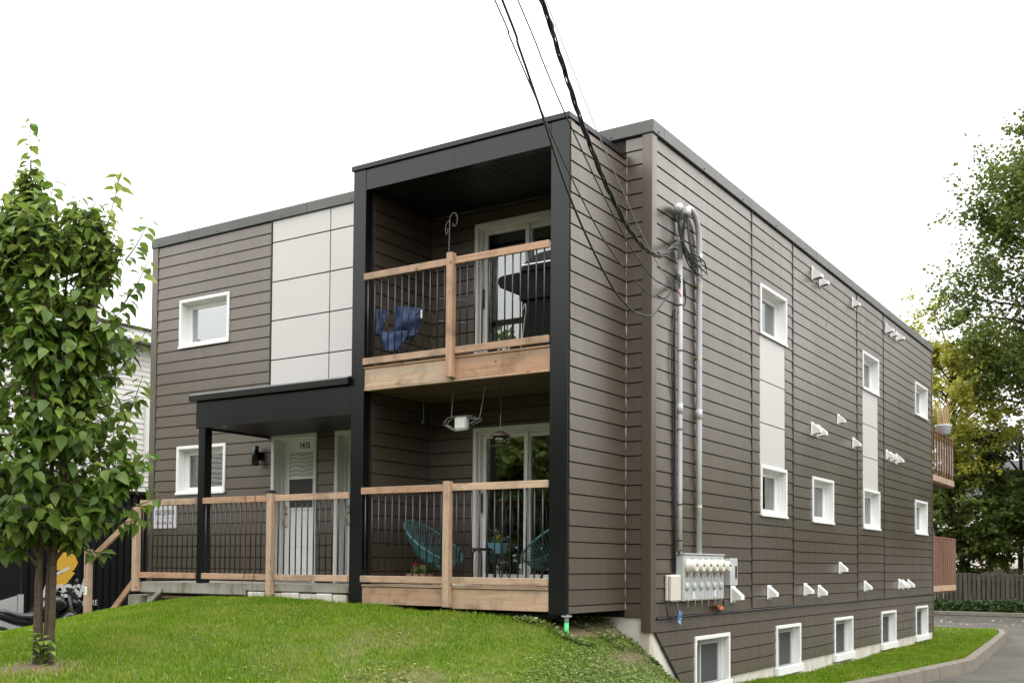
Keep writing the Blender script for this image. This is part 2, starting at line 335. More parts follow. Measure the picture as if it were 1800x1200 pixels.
def text_mesh(name, body, size, mat, parent, M, extrude=0.002, shear=0.0, bold=0.0, xs=1.0, spacing=1.0):
    c = bpy.data.curves.new(name, 'FONT'); c.body = body; c.size = size; c.extrude = extrude; c.align_x = 'CENTER'; c.align_y = 'CENTER'; c.shear = shear; c.offset = bold; c.space_character = spacing
    t = bpy.data.objects.new('tmp', c); COL.objects.link(t); dg = bpy.context.evaluated_depsgraph_get(); dg.update()
    me = bpy.data.meshes.new_from_object(t.evaluated_get(dg)); bpy.data.objects.remove(t)
    me.transform(Matrix.Diagonal((xs, 1, 1, 1))); me.transform(M); me.name = name; me.materials.clear(); me.materials.append(MAT[mat])
    o = bpy.data.objects.new(name, me); COL.objects.link(o)
    if parent: o.parent = parent
    return o
def copy_tree(o, parent=None):
    c = o.copy(); COL.objects.link(c); c.parent = parent
    for ch in list(o.children): copy_tree(ch, c)
    return c
def minus(u0, u1, v0, v1, holes):
    """rectangles covering [u0,u1]x[v0,v1] without holes (a0,a1,b0,b1)"""
    us = sorted({u0, u1, *[min(max(a, u0), u1) for h in holes for a in h[:2]]}); vs_ = sorted({v0, v1, *[min(max(a, v0), v1) for h in holes for a in h[2:]]}); R = []
    for i in range(len(us)-1):
        for j in range(len(vs_)-1):
            cu, cv = (us[i]+us[i+1])/2, (vs_[j]+vs_[j+1])/2
            if us[i+1]-us[i] > 1e-6 and vs_[j+1]-vs_[j] > 1e-6 and not any(h[0] < cu < h[1] and h[2] < cv < h[3] for h in holes): R.append((us[i], us[i+1], vs_[j], vs_[j+1]))
    return R
def mesh_np(name, V, F, mat, parent=None, attr=None, smooth=False):
    me = bpy.data.meshes.new(name); k = F.shape[1]
    me.vertices.add(len(V)); me.vertices.foreach_set('co', np.ascontiguousarray(V, dtype=np.float32).ravel())
    me.loops.add(F.size); me.loops.foreach_set('vertex_index', np.ascontiguousarray(F, dtype=np.int32).ravel())
    me.polygons.add(len(F)); me.polygons.foreach_set('loop_start', np.arange(0, F.size, k, dtype=np.int32)); me.polygons.foreach_set('loop_total', np.full(len(F), k, dtype=np.int32))
    if smooth: me.polygons.foreach_set('use_smooth', np.ones(len(F), dtype=bool))
    me.update(calc_edges=True)
    if attr is not None:
        a = me.attributes.new(attr[0], 'FLOAT', 'POINT'); a.data.foreach_set('value', np.ascontiguousarray(attr[1], dtype=np.float32))
    me.materials.append(MAT[mat]); o = bpy.data.objects.new(name, me); COL.objects.link(o)
    if parent: o.parent = parent
    return o

# ------------------------------------------------------------------ terrain
TP = np.array([  # x, y, z
 (-7.16,-1.42,-.25),(-6.2,-1.42,-.10),(-5.4,-1.42,-.05),(-4.4,-1.42,-.03),(-3.8,-1.42,-.04),(-3.35,-1.42,-.075),(-2.9,-1.42,-.09),(-1.76,-1.42,-.13),(-1.0,-1.42,-.16),(-.56,-1.42,-.20),(-.31,-1.40,-.335),
 (-7,-.7,-.36),(-5.5,-.7,-.30),(-4,-.7,-.28),(-2,-.7,-.28),(-1,-.7,-.25),(-.4,-.7,-.29),(-.6,-.02,-.20),(-.45,-.02,-.25),(-.27,-.02,-.41),(-.16,-.02,-.47),(0,-.03,-.62),
 (.03,.12,-.76),(.03,.27,-.86),(.03,.46,-.97),(.03,.83,-1.07),(.03,1.3,-1.12),(.03,2.8,-1.15),(.03,5.5,-1.25),(.03,8.35,-1.26),(.03,14.7,-1.22),(.45,-.4,-.88),(.84,-1.2,-.84),(1.3,-2.0,-.78),(.9,-3.35,-.60),(.4,-2.5,-.48),(.1,-1.4,-.47),
 (1.7,-3.9,-.86),(2.2,-3,-1.08),(1.6,-1,-1.12),(1.1,0,-1.17),(.9,1,-1.18),(1.0,2.5,-1.22),(.9,4,-1.235),(1.1,5.8,-1.235),(1.5,9.6,-1.235),(1.15,13.9,-1.235),(.6,19.9,-1.235),(-1,20.4,-1.235),(-4,20.4,-1.235),(-9,20.4,-1.235),(-9.5,15.5,-1.22),(-4,15.5,-1.22),(0,17,-1.22),
 (-1.2,-4.6,-.56),(-2.6,-5.9,-.395),(-1.9,-6.7,-.47),(-3.6,-4.9,-.33),(-4.9,-4.9,-.34),(-6.6,-3.8,-.45),(-7.6,-2.9,-.48),(-8.4,-1.5,-.50),(-8.4,-.5,-.62),(-9.2,-1.4,-.82),(-9.8,-1,-1.1),(-9.6,-4,-1.0),(-8.6,-6,-.98),(-6,-8,-.95),(-4,-7,-.62),(0,-6.5,-.68),(1.2,-5.5,-.78),
 (-2.5,-3,-.20),(-4.5,-3,-.15),(-.8,-2.8,-.34),(-1.5,-8.5,-.95),(2.8,-6,-1.15),(1.0,-8.6,-1.12),(3.2,-8.8,-1.26),(-9.5,-8.8,-1.24),(-6,-9,-1.15),(-9.8,3,-1.22)])
def _rbf(P):
    d = np.hypot(P[:, None, 0]-P[None, :, 0], P[:, None, 1]-P[None, :, 1]); n = len(P)
    A = np.zeros((n+3, n+3)); A[:n, :n] = d + np.eye(n)*0.01; A[:n, n] = A[n, :n] = 1; A[:n, n+1] = A[n+1, :n] = P[:, 0]; A[:n, n+2] = A[n+2, :n] = P[:, 1]
    return np.linalg.solve(A, np.concatenate([P[:, 2], np.zeros(3)]))
_W = _rbf(TP)
def hz(x, y):
    x = np.atleast_1d(np.asarray(x, float)); y = np.atleast_1d(np.asarray(y, float)); o = np.empty(len(x))
    for s in range(0, len(x), 20000):
        d = np.hypot(x[s:s+20000, None]-TP[None, :, 0], y[s:s+20000, None]-TP[None, :, 1]); o[s:s+20000] = d @ _W[:-3] + _W[-3] + _W[-2]*x[s:s+20000] + _W[-1]*y[s:s+20000]
    return o + 0.012*np.sin(x*3.1+y*1.7)*np.cos(y*2.3-x*1.1)
KERB = [(3.6, -9.0), (3.05, -6.5), (2.55, -4.5), (2.15, -2.5), (1.75, -.5), (1.35, 1.3), (1.06, 2.8), (.98, 4.1), (1.22, 5.85), (1.62, 9.62), (1.27, 13.9), (.86, 18.6), (.62, 19.95), (.1, 20.42), (-.9, 20.6), (-9.6, 20.6)]
def kerb_x(y):
    ys = [k[1] for k in KERB[:13]]; xs = [k[0] for k in KERB[:13]]; return np.interp(y, ys, xs)
def vnoise(x, y, s, seed=0):
    return (np.sin(x*s*1.3+seed)*np.cos(y*s*1.1-seed*2)+np.sin((x+y)*s*.77+1.3*seed)*np.cos((x-y)*s*.9+seed)+.5*np.sin(x*s*2.9+y*s*2.3+seed*3))/2.5*.5+.5
def bare(x, y):
    """bare-soil mask 0..1: the worn bank at the corner, tree foot, patches"""
    bank = np.exp(-(((x-.16)+(y+.9)*.22)**2)/.026)*np.exp(-((y+.75)/.9)**2)*0.95
    tree = np.exp(-((x+2.45)**2+(y+6.05)**2)/.16)
    pat = np.clip((vnoise(x, y, 2.7, 3)-.44)*3.5, 0, 1)*np.clip(1.3-np.abs((y+4.05)+(x+.2)*.40)/.9, 0, 1)*np.clip((x+2.2)/1.0, 0, 1)
    under = ((y > -1.3) & (y < .1) & (x < -.25)).astype(float)*.8
    return np.clip(np.maximum.reduce([bank, tree, pat*.55, under]), 0, 1)
def make_lawn():
    step = .11; xs = np.arange(-10.2, 3.7, step); ys = np.arange(-9.2, 20.75, step); X, Y = np.meshgrid(xs, ys); x = X.ravel(); y = Y.ravel()
    lim = kerb_x(y)-.02; x2 = np.minimum(x, np.where(y < 19.95, lim, 10)); z = hz(x2, y)
    z = np.where((x < -9.7) | (y < -9.0), -1.5, z)
    nx, ny = len(xs), len(ys); idx = np.arange(nx*ny).reshape(ny, nx)
    F = np.stack([idx[:-1, :-1], idx[:-1, 1:], idx[1:, 1:], idx[1:, :-1]], -1).reshape(-1, 4)
    cx = x[F].mean(1); cy = y[F].mean(1); keep = ~((cx < -.12) & (cx > -8.65) & (cy > .12) & (cy < 14.8)) & (cx < np.where(cy < 19.95, kerb_x(cy)+step, .75)) & (cy < 20.58)
    o = mesh_np('lawn', np.stack([x2, y, z], 1), F[keep], 'lawn_soil', attr=('bare', bare(x2, y)), smooth=True); structure(o)
make_lawn()
def ground_sheets():
    s = 400
    o = obj('ground', [(-s, -s, -1.42), (s, -s, -1.42), (s, s, -1.42), (-s, s, -1.42)], [(0, 1, 2, 3)], 'asphalt'); structure(o)
    # driveway on the left is a little higher than the parking lot
    o = obj('driveway', [(-14, -9.5, -1.27), (-9.5, -9.5, -1.27), (-9.5, 22, -1.27), (-14, 22, -1.27)], [(0, 1, 2, 3)], 'asphalt'); structure(o)
ground_sheets()
def kerb():
    mb = MB(); pts = [Vector((a, b, 0)) for a, b in KERB]; n = len(pts); segs = []
    k = empty('kerb', 'raised concrete kerb round the grass beside the building', 'kerb'); k['kind'] = 'structure'
    for i in range(n):
        d = (pts[min(i+1, n-1)]-pts[max(i-1, 0)]).normalized(); nr = Vector((d.y, -d.x, 0)); segs.append((pts[i], nr))
    for i in range(n-1):
        a, na = segs[i]; b, nb = segs[i+1]; m = max(1, int((b-a).length/1.6))
        for j in range(m):
            t0, t1 = j/m+.004, (j+1)/m-.004
            p0, p1 = a.lerp(b, t0), a.lerp(b, t1); n0, n1 = na.lerp(nb, t0), na.lerp(nb, t1); Z = Vector((0, 0, 1))
            MB().hexa([p0+Z*-1.5, p1+Z*-1.5, p1+n1*.19+Z*-1.5, p0+n0*.19+Z*-1.5, p0+n0*.005+Z*-1.195, p1+n1*.005+Z*-1.195, p1+n1*.155+Z*-1.205, p0+n0*.155+Z*-1.205]).out('kerb_stone', 'concrete_kerb', k, bevel=.018)
kerb()
for (xa, xb) in ((-30, 30),):
    o = MB().box(xa, xb, 33.3, 33.5, -1.42, -1.26).out('far_kerb', 'concrete_kerb', bevel=.02); structure(o)
    o = MB().box(xa, xb, 33.5, 60, -1.42, -1.30).out('back_yard', 'soil'); structure(o)

# ------------------------------------------------------------------ grass and weeds
def blades(n, xr, yr, keep, hmin, hmax, wd, name, seed):
    r = np.random.default_rng(seed); x = r.uniform(*xr, n); y = r.uniform(*yr, n); k = keep(x, y, r); x = x[k]; y = y[k]; n = len(x); z = hz(x, y)-.004
    h = r.uniform(hmin, hmax, n)*(0.75+.5*vnoise(x, y, 4.5, 1)); near = np.exp(-((y+1.40)/.13)**2)*(x < -.3)*(x > -7); h *= 1+.8*near*r.random(n)
    a = r.uniform(0, 2*np.pi, n); lean = r.uniform(.15, .75, n)*h; dx, dy = np.cos(a), np.sin(a); px, py = -dy*wd*.5, dx*wd*.5; wv = r.uniform(.7, 1.3, n)
    px *= wv; py *= wv
    V = np.empty((n, 5, 3))
    V[:, 0] = np.stack([x-px, y-py, z], 1); V[:, 1] = np.stack([x+px, y+py, z], 1)
    mx_, my_, mz = x+dx*lean*.35, y+dy*lean*.35, z+h*.6
    V[:, 2] = np.stack([mx_+px*.8, my_+py*.8, mz], 1); V[:, 3] = np.stack([mx_-px*.8, my_-py*.8, mz], 1); V[:, 4] = np.stack([x+dx*lean, y+dy*lean, z+h*.93], 1)
    b = np.arange(n)[:, None]*5; F = np.concatenate([b+np.array([[0, 1, 2]]), b+np.array([[0, 2, 3]]), b+np.array([[3, 2, 4]])])
    t = np.clip(r.normal(.45, .16, n)+(vnoise(x, y, 1.1, 5)-.5)*.35, 0, .9); dry = r.random(n) < .03+.35*np.clip(bare(x, y)*1.5+(vnoise(x, y, 2.0, 8)-.62), 0, 1); t[dry] = 1.0
    stuff(mesh_np(name, V.reshape(-1, 3), F, 'grass_blade', attr=('tint', np.repeat(t, 5))))
def keep_front(x, y, r):
    bank = np.clip((x+(y+1.4)*.25+.25)/.7, 0, 1)*(y < .6)
    return ~((y > -1.36) & (x < -.25)) & (x < kerb_x(y)-.05) & (r.random(len(x)) > bare(x, y)*1.05) & (r.random(len(x)) > bank*.82) & ~((x < 0) & (y > 0))
blades(420000, (-9.4, 2.2), (-7.6, .9), keep_front, .022, .050, .0054, 'front_lawn_grass', 11)
blades(70000, (0.02, 1.6), (.5, 20.4), lambda x, y, r: (x < kerb_x(y)-.03), .03, .065, .009, 'side_strip_grass', 12)
blades(14000, (-6, 0.5), (15.1, 20.4), lambda x, y, r: (y > 15.1), .03, .065, .012, 'rear_grass', 13)
def weeds(n, pick, size, name, seed, mat='weed_leaf', up=.5):
    r = np.random.default_rng(seed); x, y = pick(n, r); n = len(x); z = hz(x, y)+r.uniform(.0, .035, n)
    a = r.uniform(0, 2*np.pi, n); s = r.uniform(.6, 1.3, n)*size; tl = r.uniform(-.1, up, n)
    d = np.stack([np.cos(a), np.sin(a), tl], 1); sd = np.stack([-np.sin(a), np.cos(a), r.uniform(-.3, .3, n)], 1); c = np.stack([x, y, z], 1)
    V = np.empty((n, 4, 3)); V[:, 0] = c; V[:, 1] = c+d*(s*.55)[:, None]+sd*(s*.36)[:, None]; V[:, 2] = c+d*s[:, None]-np.array([0, 0, .15])*s[:, None]; V[:, 3] = c+d*(s*.55)[:, None]-sd*(s*.36)[:, None]
    F = np.arange(n*4).reshape(n, 4); stuff(mesh_np(name, V.reshape(-1, 3), F, mat, attr=('tint', np.repeat(r.random(n), 4))))
def pick_bank(n, r):
    x = r.uniform(-.9, 1.9, n); y = r.uniform(-5, .8, n); bank = np.clip((x+(y+1.4)*.25+.35)/.6, .03, 1)
    k = (r.random(n) < bank) & ((x > 0) | (y < .0)) & ~((x < -.33) & (y > -1.36)) & (r.random(n) > bare(x, y)*.92); return x[k], y[k]
weeds(40000, pick_bank, .034, 'bank_weeds', 21)
def pick_foot(n, r):
    t_ = r.random(n); x = np.where(t_ < .55, r.uniform(-.9, .0, n), r.uniform(.01, .11, n)); y = np.where(t_ < .55, np.where(r.random(n) < .5, r.uniform(-1.52, -1.30, n), r.uniform(-.75, -.04, n)), r.uniform(-.05, .9, n)); k = r.random(n) < np.clip((vnoise(x, y, 5.5, 6)-.35)*2.5, .05, 1); return x[k], y[k]
weeds(9000, pick_foot, .040, 'foot_weeds', 23, up=1.0)
def pick_front(n, r):
    x = r.uniform(-3.2, 1.6, n); y = r.uniform(-6.2, -2.2, n); q = np.clip((vnoise(x, y, 1.6, 4)-.42)*2.2, 0, 1)*np.clip(1-np.abs((y+4.3)+(x+.2)*.40)/1.3, 0, 1); k = r.random(n) < q; return x[k], y[k]
weeds(17000, pick_front, .045, 'lawn_clover', 22)
def pick_fence(n, r): return r.uniform(-8, 3, n), r.uniform(33.55, 34.1, n)
def hedge():
    r = np.random.default_rng(5); n = 9000; x = r.uniform(-9, 4, n); y = r.uniform(33.55, 34.0, n); z = -1.3+r.random(n)**1.6*(.22+.40*vnoise(x, y*0, 1.6, 2))
    c = np.stack([x, y, z], 1); a = r.normal(size=(n, 3)); a /= np.linalg.norm(a, axis=1)[:, None]; b = np.cross(a, r.normal(size=(n, 3))); b /= np.linalg.norm(b, axis=1)[:, None]; s = r.uniform(.05, .11, n)[:, None]
    V = np.stack([c-a*s, c+b*s*.6, c+a*s, c-b*s*.6], 1); stuff(mesh_np('fence_foot_plants', V.reshape(-1, 3), np.arange(4*n).reshape(n, 4), 'hedge_leaf', attr=('tint', np.repeat(r.random(n), 4))))
hedge()

# ------------------------------------------------------------------ the apartment building
CO = 0.17; D = -1.329; XB = -0.321; XL = -3.365; LX = -8.76; BY = 14.95; TOP = 5.435
BLD = empty('apartment_building', 'two-storey brown apartment block with black balcony bay and white wall panels', 'building', (0, 0, 0))
def tosurf(kind, base):
    """maps (u, n, z): u along the wall, n outward, to axis-aligned box limits"""
    if kind == 'F': return lambda mb, u0, u1, n0, n1, z0, z1: mb.box(u0, u1, base-n1, base-n0, z0, z1)
    return lambda mb, u0, u1, n0, n1, z0, z1: mb.box(base+n0, base+n1, u0, u1, z0, z1)
BOARDS = []
def pxarea(P, du, dz):
    d = (Vector(P)-CAM); f = d.dot(_f); return (du*dz)/(f*f) if f > .1 else 0
def add_board(wall, kind, base, pieces, z0, z1, slant=0.0):
    """one clapboard: thin at its head, proud at its foot, a shadow gap above it; notched round openings"""
    top = z1-.013; V = []; nb, nt = .020, .011; ar = 0
    def P(u, n, z): return (u, base-n, z) if kind == 'F' else (base+n, u, z)
    for (u0, u1, za, zb) in pieces:
        zb = min(zb, top); ua = u0+slant*(z1-z0); n0 = nb+(nt-nb)*(za-z0)/(top-z0); n1 = nb+(nt-nb)*(zb-z0)/(top-z0)
        if kind == 'F': V += [P(u0, n0, za), P(u1, n0, za), P(u1, 0, za), P(u0, 0, za), P(u0, n1, zb), P(u1, n1, zb), P(u1, 0, zb), P(u0, 0, zb)]
        else: V += [P(ua, 0, za), P(ua, n0, za), P(u1, n0, za), P(u1, 0, za), P(u0, 0, zb), P(u0, n1, zb), P(u1, n1, zb), P(u1, 0, zb)]
        ar += pxarea(P((u0+u1)/2, 0, (za+zb)/2), (u1-u0)*(0.75 if kind == 'F' else 0.55), zb-za)
    BOARDS.append((ar, wall, V))
def board_rows(wall, kind, base, u0, u1, z0, z1, holes=(), off=0.0, joints=0.0):
    k = math.floor((z0-off)/CO-1e-6); r = random.Random(int(u0*100)+int(z0*10))
    while k*CO+off < z1-1e-4:
        a, b = max(z0, k*CO+off), min(z1, (k+1)*CO+off); k += 1
        if b-a < .02: continue
        hs_ = [h for h in holes if h[2] < b-.004 and h[3] > a+.004]; us = sorted({u0, u1, *[min(max(q, u0), u1) for h in hs_ for q in h[:2]]}); run = []
        def flush():
            if run: add_board(wall, kind, base, list(run), a, b); run.clear()
        for i in range(len(us)-1):
            c = (us[i]+us[i+1])/2; za, zb = a, b
            for h in hs_:
                if h[0] < c < h[1]:
                    if h[2]-a > b-h[3]: zb = min(zb, h[2])
                    else: za = max(za, h[3])
            if zb-za < .012: flush(); continue
            if joints and us[i+1]-us[i] > 2.2 and r.random() < joints:
                m = us[i]+(us[i+1]-us[i])*r.uniform(.25, .75); run.append((us[i], m-.0015, za, zb)); flush(); run.append((m+.0015, us[i+1], za, zb))
            else: run.append((us[i], us[i+1], za, zb))
        flush()
def sheet(name, kind, base, u0, u1, z0, z1, holes, mat, th=.05):
    mb = MB(); f = tosurf(kind, base)
    for a, b, c, d in minus(u0, u1, z0, z1, holes): f(mb, a, b, -th, 0, c, d)
    return mb.out(name, mat, BLD)

W_FRONT = [(-8.11, -6.99, 3.757, 4.515), (-8.115, -7.02, 1.475, 2.222)]
DOORS = [(-6.05, -5.16, .15, 2.268), (-4.82, -3.93, .15, 2.268)]
SLID = [(-2.47, -.98, .18, 2.155), (-2.47, -.98, 2.795, 4.770)]
W_SIDE = [(3.54, 4.69, 3.757, 4.49), (3.56, 4.69, 1.155, 1.883), (5.94, 7.10, 1.15, 1.89), (8.97, 10.13, 3.74, 4.455), (8.98, 10.17, 1.143, 1.888), (13.22, 14.42, 3.777, 4.506), (13.17, 14.36, 1.16, 1.908)]
W_BASE = [(1.23, 2.38, -1.178, -.445), (4.20, 5.33, -1.178, -.442), (7.13, 8.25, -1.178, -.438), (10.25, 11.40, -1.175, -.43), (13.17, 14.34, -1.175, -.415)]
front = sheet('front_wall', 'F', 0, LX, 0, -.17, TOP+.02, W_FRONT+DOORS+SLID, 'siding_gap')
side = sheet('side_wall', 'S', 0, .05, BY, -1.03, TOP+.02, W_SIDE+W_BASE+[(0, 1.215, -1.1, -.335)], 'siding_gap')
bay = MB(); bay.box(XB-.2, XB, D+.10, -.001, -.085, 5.20); bay = bay.out('bay_side_wall', 'siding_gap', BLD)
recess = MB(); recess.box(XL+.03, -3.165, D+.12, -.001, -.05, 5.1); recess = recess.out('recess_side_wall', 'siding_gap', BLD)
foundation = MB()
for a, b, c, d in minus(.045, BY-.02, -1.5, -.17, W_BASE): foundation.box(-.30, -.058, a, b, c, d)
for a, b, c, d in minus(.02, BY-.02, -1.5, -.17, W_BASE+[(1.2, 15, -1.03, 0)]): foundation.box(-.057, -.006, a, b, c, d)
foundation.box(-8.7, -.003, .006, .3, -1.5, -.172); foundation.out('foundation', 'concrete_white', BLD)
# front boards
board_rows(front, 'F', 0, -8.64, -6.13, .15, TOP, W_FRONT, joints=.16)
board_rows(front, 'F', 0, -6.13, -3.37, .15, 2.38, DOORS)
board_rows(front, 'F', 0, -3.15, -.56, .18, 2.52, SLID[:1]); board_rows(front, 'F', 0, -3.15, -.56, 2.80, 4.97, SLID[1:])
board_rows(front, 'F', 0, XB+.004, -.10, -.165, TOP-.01)
board_rows(bay, 'S', XB, D+.012, -.004, -.085, 5.195, joints=.0)
board_rows(recess, 'S', -3.165, D+.16, -.022, .18, 2.52); board_rows(recess, 'S', -3.165, D+.16, -.022, 2.80, 4.97)
# side boards in their five bays between the vertical mouldings
TR = [.106, 3.22, 5.00, 8.60, 10.51, BY-.05]; PAN_A = (3.545, 4.625, 1.87, 3.76); PAN_D = (8.975, 10.065, 1.87, 3.75)
for i in range(5):
    board_rows(side, 'S', 0, TR[i]+(.012 if i else 0), TR[i+1]-.012, -.165, TOP, W_SIDE+[PAN_A, PAN_D], off=(0, .012, -.014, .006, -.008)[i], joints=(.14, 0, .16, 0, .22)[i])
def diag(z): return max(.106, .06+(-.33-z)*1.19)
k = -2
while k*CO > -1.05:
    a, b = max(k*CO, -1.035), (k+1)*CO if k < -2 else -.185
    u0 = diag(b); sl = (diag(a)-diag(b))/(b-a)
    us = sorted({u0, BY-.05, *[q for h in W_BASE for q in h[:2]]}); run = []; first = True
    for i in range(len(us)-1):
        c = (us[i]+us[i+1])/2; za, zb = a, b
        for h in W_BASE:
            if h[0] < c < h[1] and h[3] > a+.004: za = max(za, h[3])
        if zb-za < .012:
            if run: add_board(side, 'S', 0, run, a, b)
            run = []; continue
        if i == 0: add_board(side, 'S', 0, [(us[0], us[1], za, zb)], a, b, sl); continue
        run.append((us[i], us[i+1], za, zb))
    if run: add_board(side, 'S', 0, run, a, b)
    k -= 1
MB().prism([(diag(-.336)+.012, -.336), (diag(-1.03)+.012, -1.03), (1.215, -1.03), (1.215, -.336)], 0, -.005, .0015).out('slope_backing', 'siding_gap', BLD)
# trims: corner boards, mouldings, coping
cb = MB(); cb.box(-.10, .028, -.028, .0, -.33, TOP-.005); cb.box(.0, .028, .0, .104, -.335, TOP-.005); cb.out('corner_board', 'siding', BLD, bevel=.003)
cb = MB(); cb.box(LX-.02, -8.645, -.028, 0, -.1, TOP-.005); cb.out('corner_board', 'siding', BLD, bevel=.003)
cb = MB(); cb.box(0, .024, BY-.048, BY+.01, -1.03, TOP-.005); cb.out('corner_board', 'siding', BLD)
for y in TR[1:5]: MB().box(.001, .024, y-.014, y+.014, -.165, TOP-.003).out('vertical_moulding', 'dark_trim', BLD)
MB().tube([(.018, diag(-.33)-.02, -.33), (.018, diag(-1.035)-.02, -1.035)], .011, 6).out('edge_flashing', 'dark_trim', BLD)
MB().tube([(.034, .12, -.183), (.034, 5, -.180), (.034, 10, -.176), (.034, 14.93, -.170)], .013, 8).out('wall_conduit', 'cable_black', BLD, True)
MB().tube([(XB+.013, -.013, z) for z in np.linspace(-.08, 5.2, 40)], [.006+.005*(i % 3 == 0) for i in range(40)], 6).out('corner_bead', 'caulk', BLD)
MB().tube([(-3.158, -.012, z) for z in np.linspace(.2, 2.45, 24)], .006, 6).out('corner_bead', 'caulk', BLD)
MB().tube([(-3.158, -.012, z) for z in np.linspace(2.8, 4.9, 24)], .006, 6).out('corner_bead', 'caulk', BLD)
def coping_run(name, parts, mat):
    mb = MB()
    for p in parts: mb.box(*p)
    return mb.out(name, mat, BLD, bevel=.006)
xs = [LX-.035, -7.9, -5.4, -3.3]
for a, b in zip(xs[:-1], xs[1:]): coping_run('coping', [(a, b-.004, -.045, .25, TOP, 5.588)], 'coping')
coping_run('coping', [(-3.3+.001, .048, -.045, .25, TOP, 5.588)], 'coping')
ys = [.251, 3.1, 6.1, 9.1, 12.1, BY+.03]
for a, b in zip(ys[:-1], ys[1:]): coping_run('coping', [(-.25, .048, a, b-.004, TOP, 5.588)], 'coping')
mb = MB()
for xx in np.arange(-8.6, 0, 1.35): mb.lathe([(.009, 0), (.009, .008)], (xx, -.046, TOP+.035), (0, -1, 0), 6)
for yy in np.arange(.1, 14.9, 1.35): mb.lathe([(.009, 0), (.009, .008)], (.049, yy, TOP+.035), (1, 0, 0), 6)
mb.out('coping_screw', 'dark_trim', BLD)
MB().box(LX, -.26, .26, BY, 5.40, 5.47).out('roof', 'roof_dark', BLD)
sh = MB(); sh.box(LX, LX+.02, .05, BY, -1.4, TOP); sh.box(LX, -.06, BY-.02, BY, -1.4, TOP); sh.out('far_walls', 'siding_trim', BLD)
# cladding panels
rows = [(5.12, 5.428), (4.537, 5.103), (3.966, 4.520), (3.387, 3.949), (2.72, 3.370)]
for c0, c1 in ((-6.098, -4.972), (-4.955, -3.372)):
    for a, b in rows: MB().box(c0, c1, -.016, 0, a, b).out('cladding_panel', 'panel', front, bevel=.002)
MB().box(-6.128, -6.103, -.024, 0, 2.72, TOP-.002).out('panel_moulding', 'number_black', BLD)
mb = MB(); mb.box(-4.972, -4.955, -.007, 0, 2.72, 5.43)
for z in (5.1115, 4.5285, 3.9575, 3.3785): mb.box(-6.098, -3.372, -.006, 0, z-.0085, z+.0085)
mb.out('panel_joint', 'bbq_grey', BLD)
for (y0, y1, zz) in ((3.552, 4.618, (3.745, 3.105, 3.092, 2.494, 2.481, 1.886)), (8.982, 10.058, (3.735, 3.105, 3.092, 2.491, 2.478, 1.892))):
    for i in (0, 2, 4): MB().box(0, .014, y0, y1, zz[i+1], zz[i]).out('cladding_panel', 'panel', side, bevel=.002)
# emit boards: the largest in the picture as objects, the remainder joined
BOARDS.sort(key=lambda b: -b[0]); FQ = [(3, 2, 1, 0), (4, 5, 6, 7), (0, 1, 5, 4), (1, 2, 6, 5), (2, 3, 7, 6), (3, 0, 4, 7)]
def bf(v): return [tuple(8*q+j for j in f) for q in range(len(v)//8) for f in FQ]
for a, wall, v in BOARDS[:296]: obj('board', v, bf(v), 'siding', wall)
rest = MB()
for a, wall, v in BOARDS[296:]:
    i = len(rest.v); rest.v += [Vector(q) for q in v]; rest.f += [tuple(i+j for j in f) for f in bf(v)]
stuff(rest.out('small_boards', 'siding', BLD))

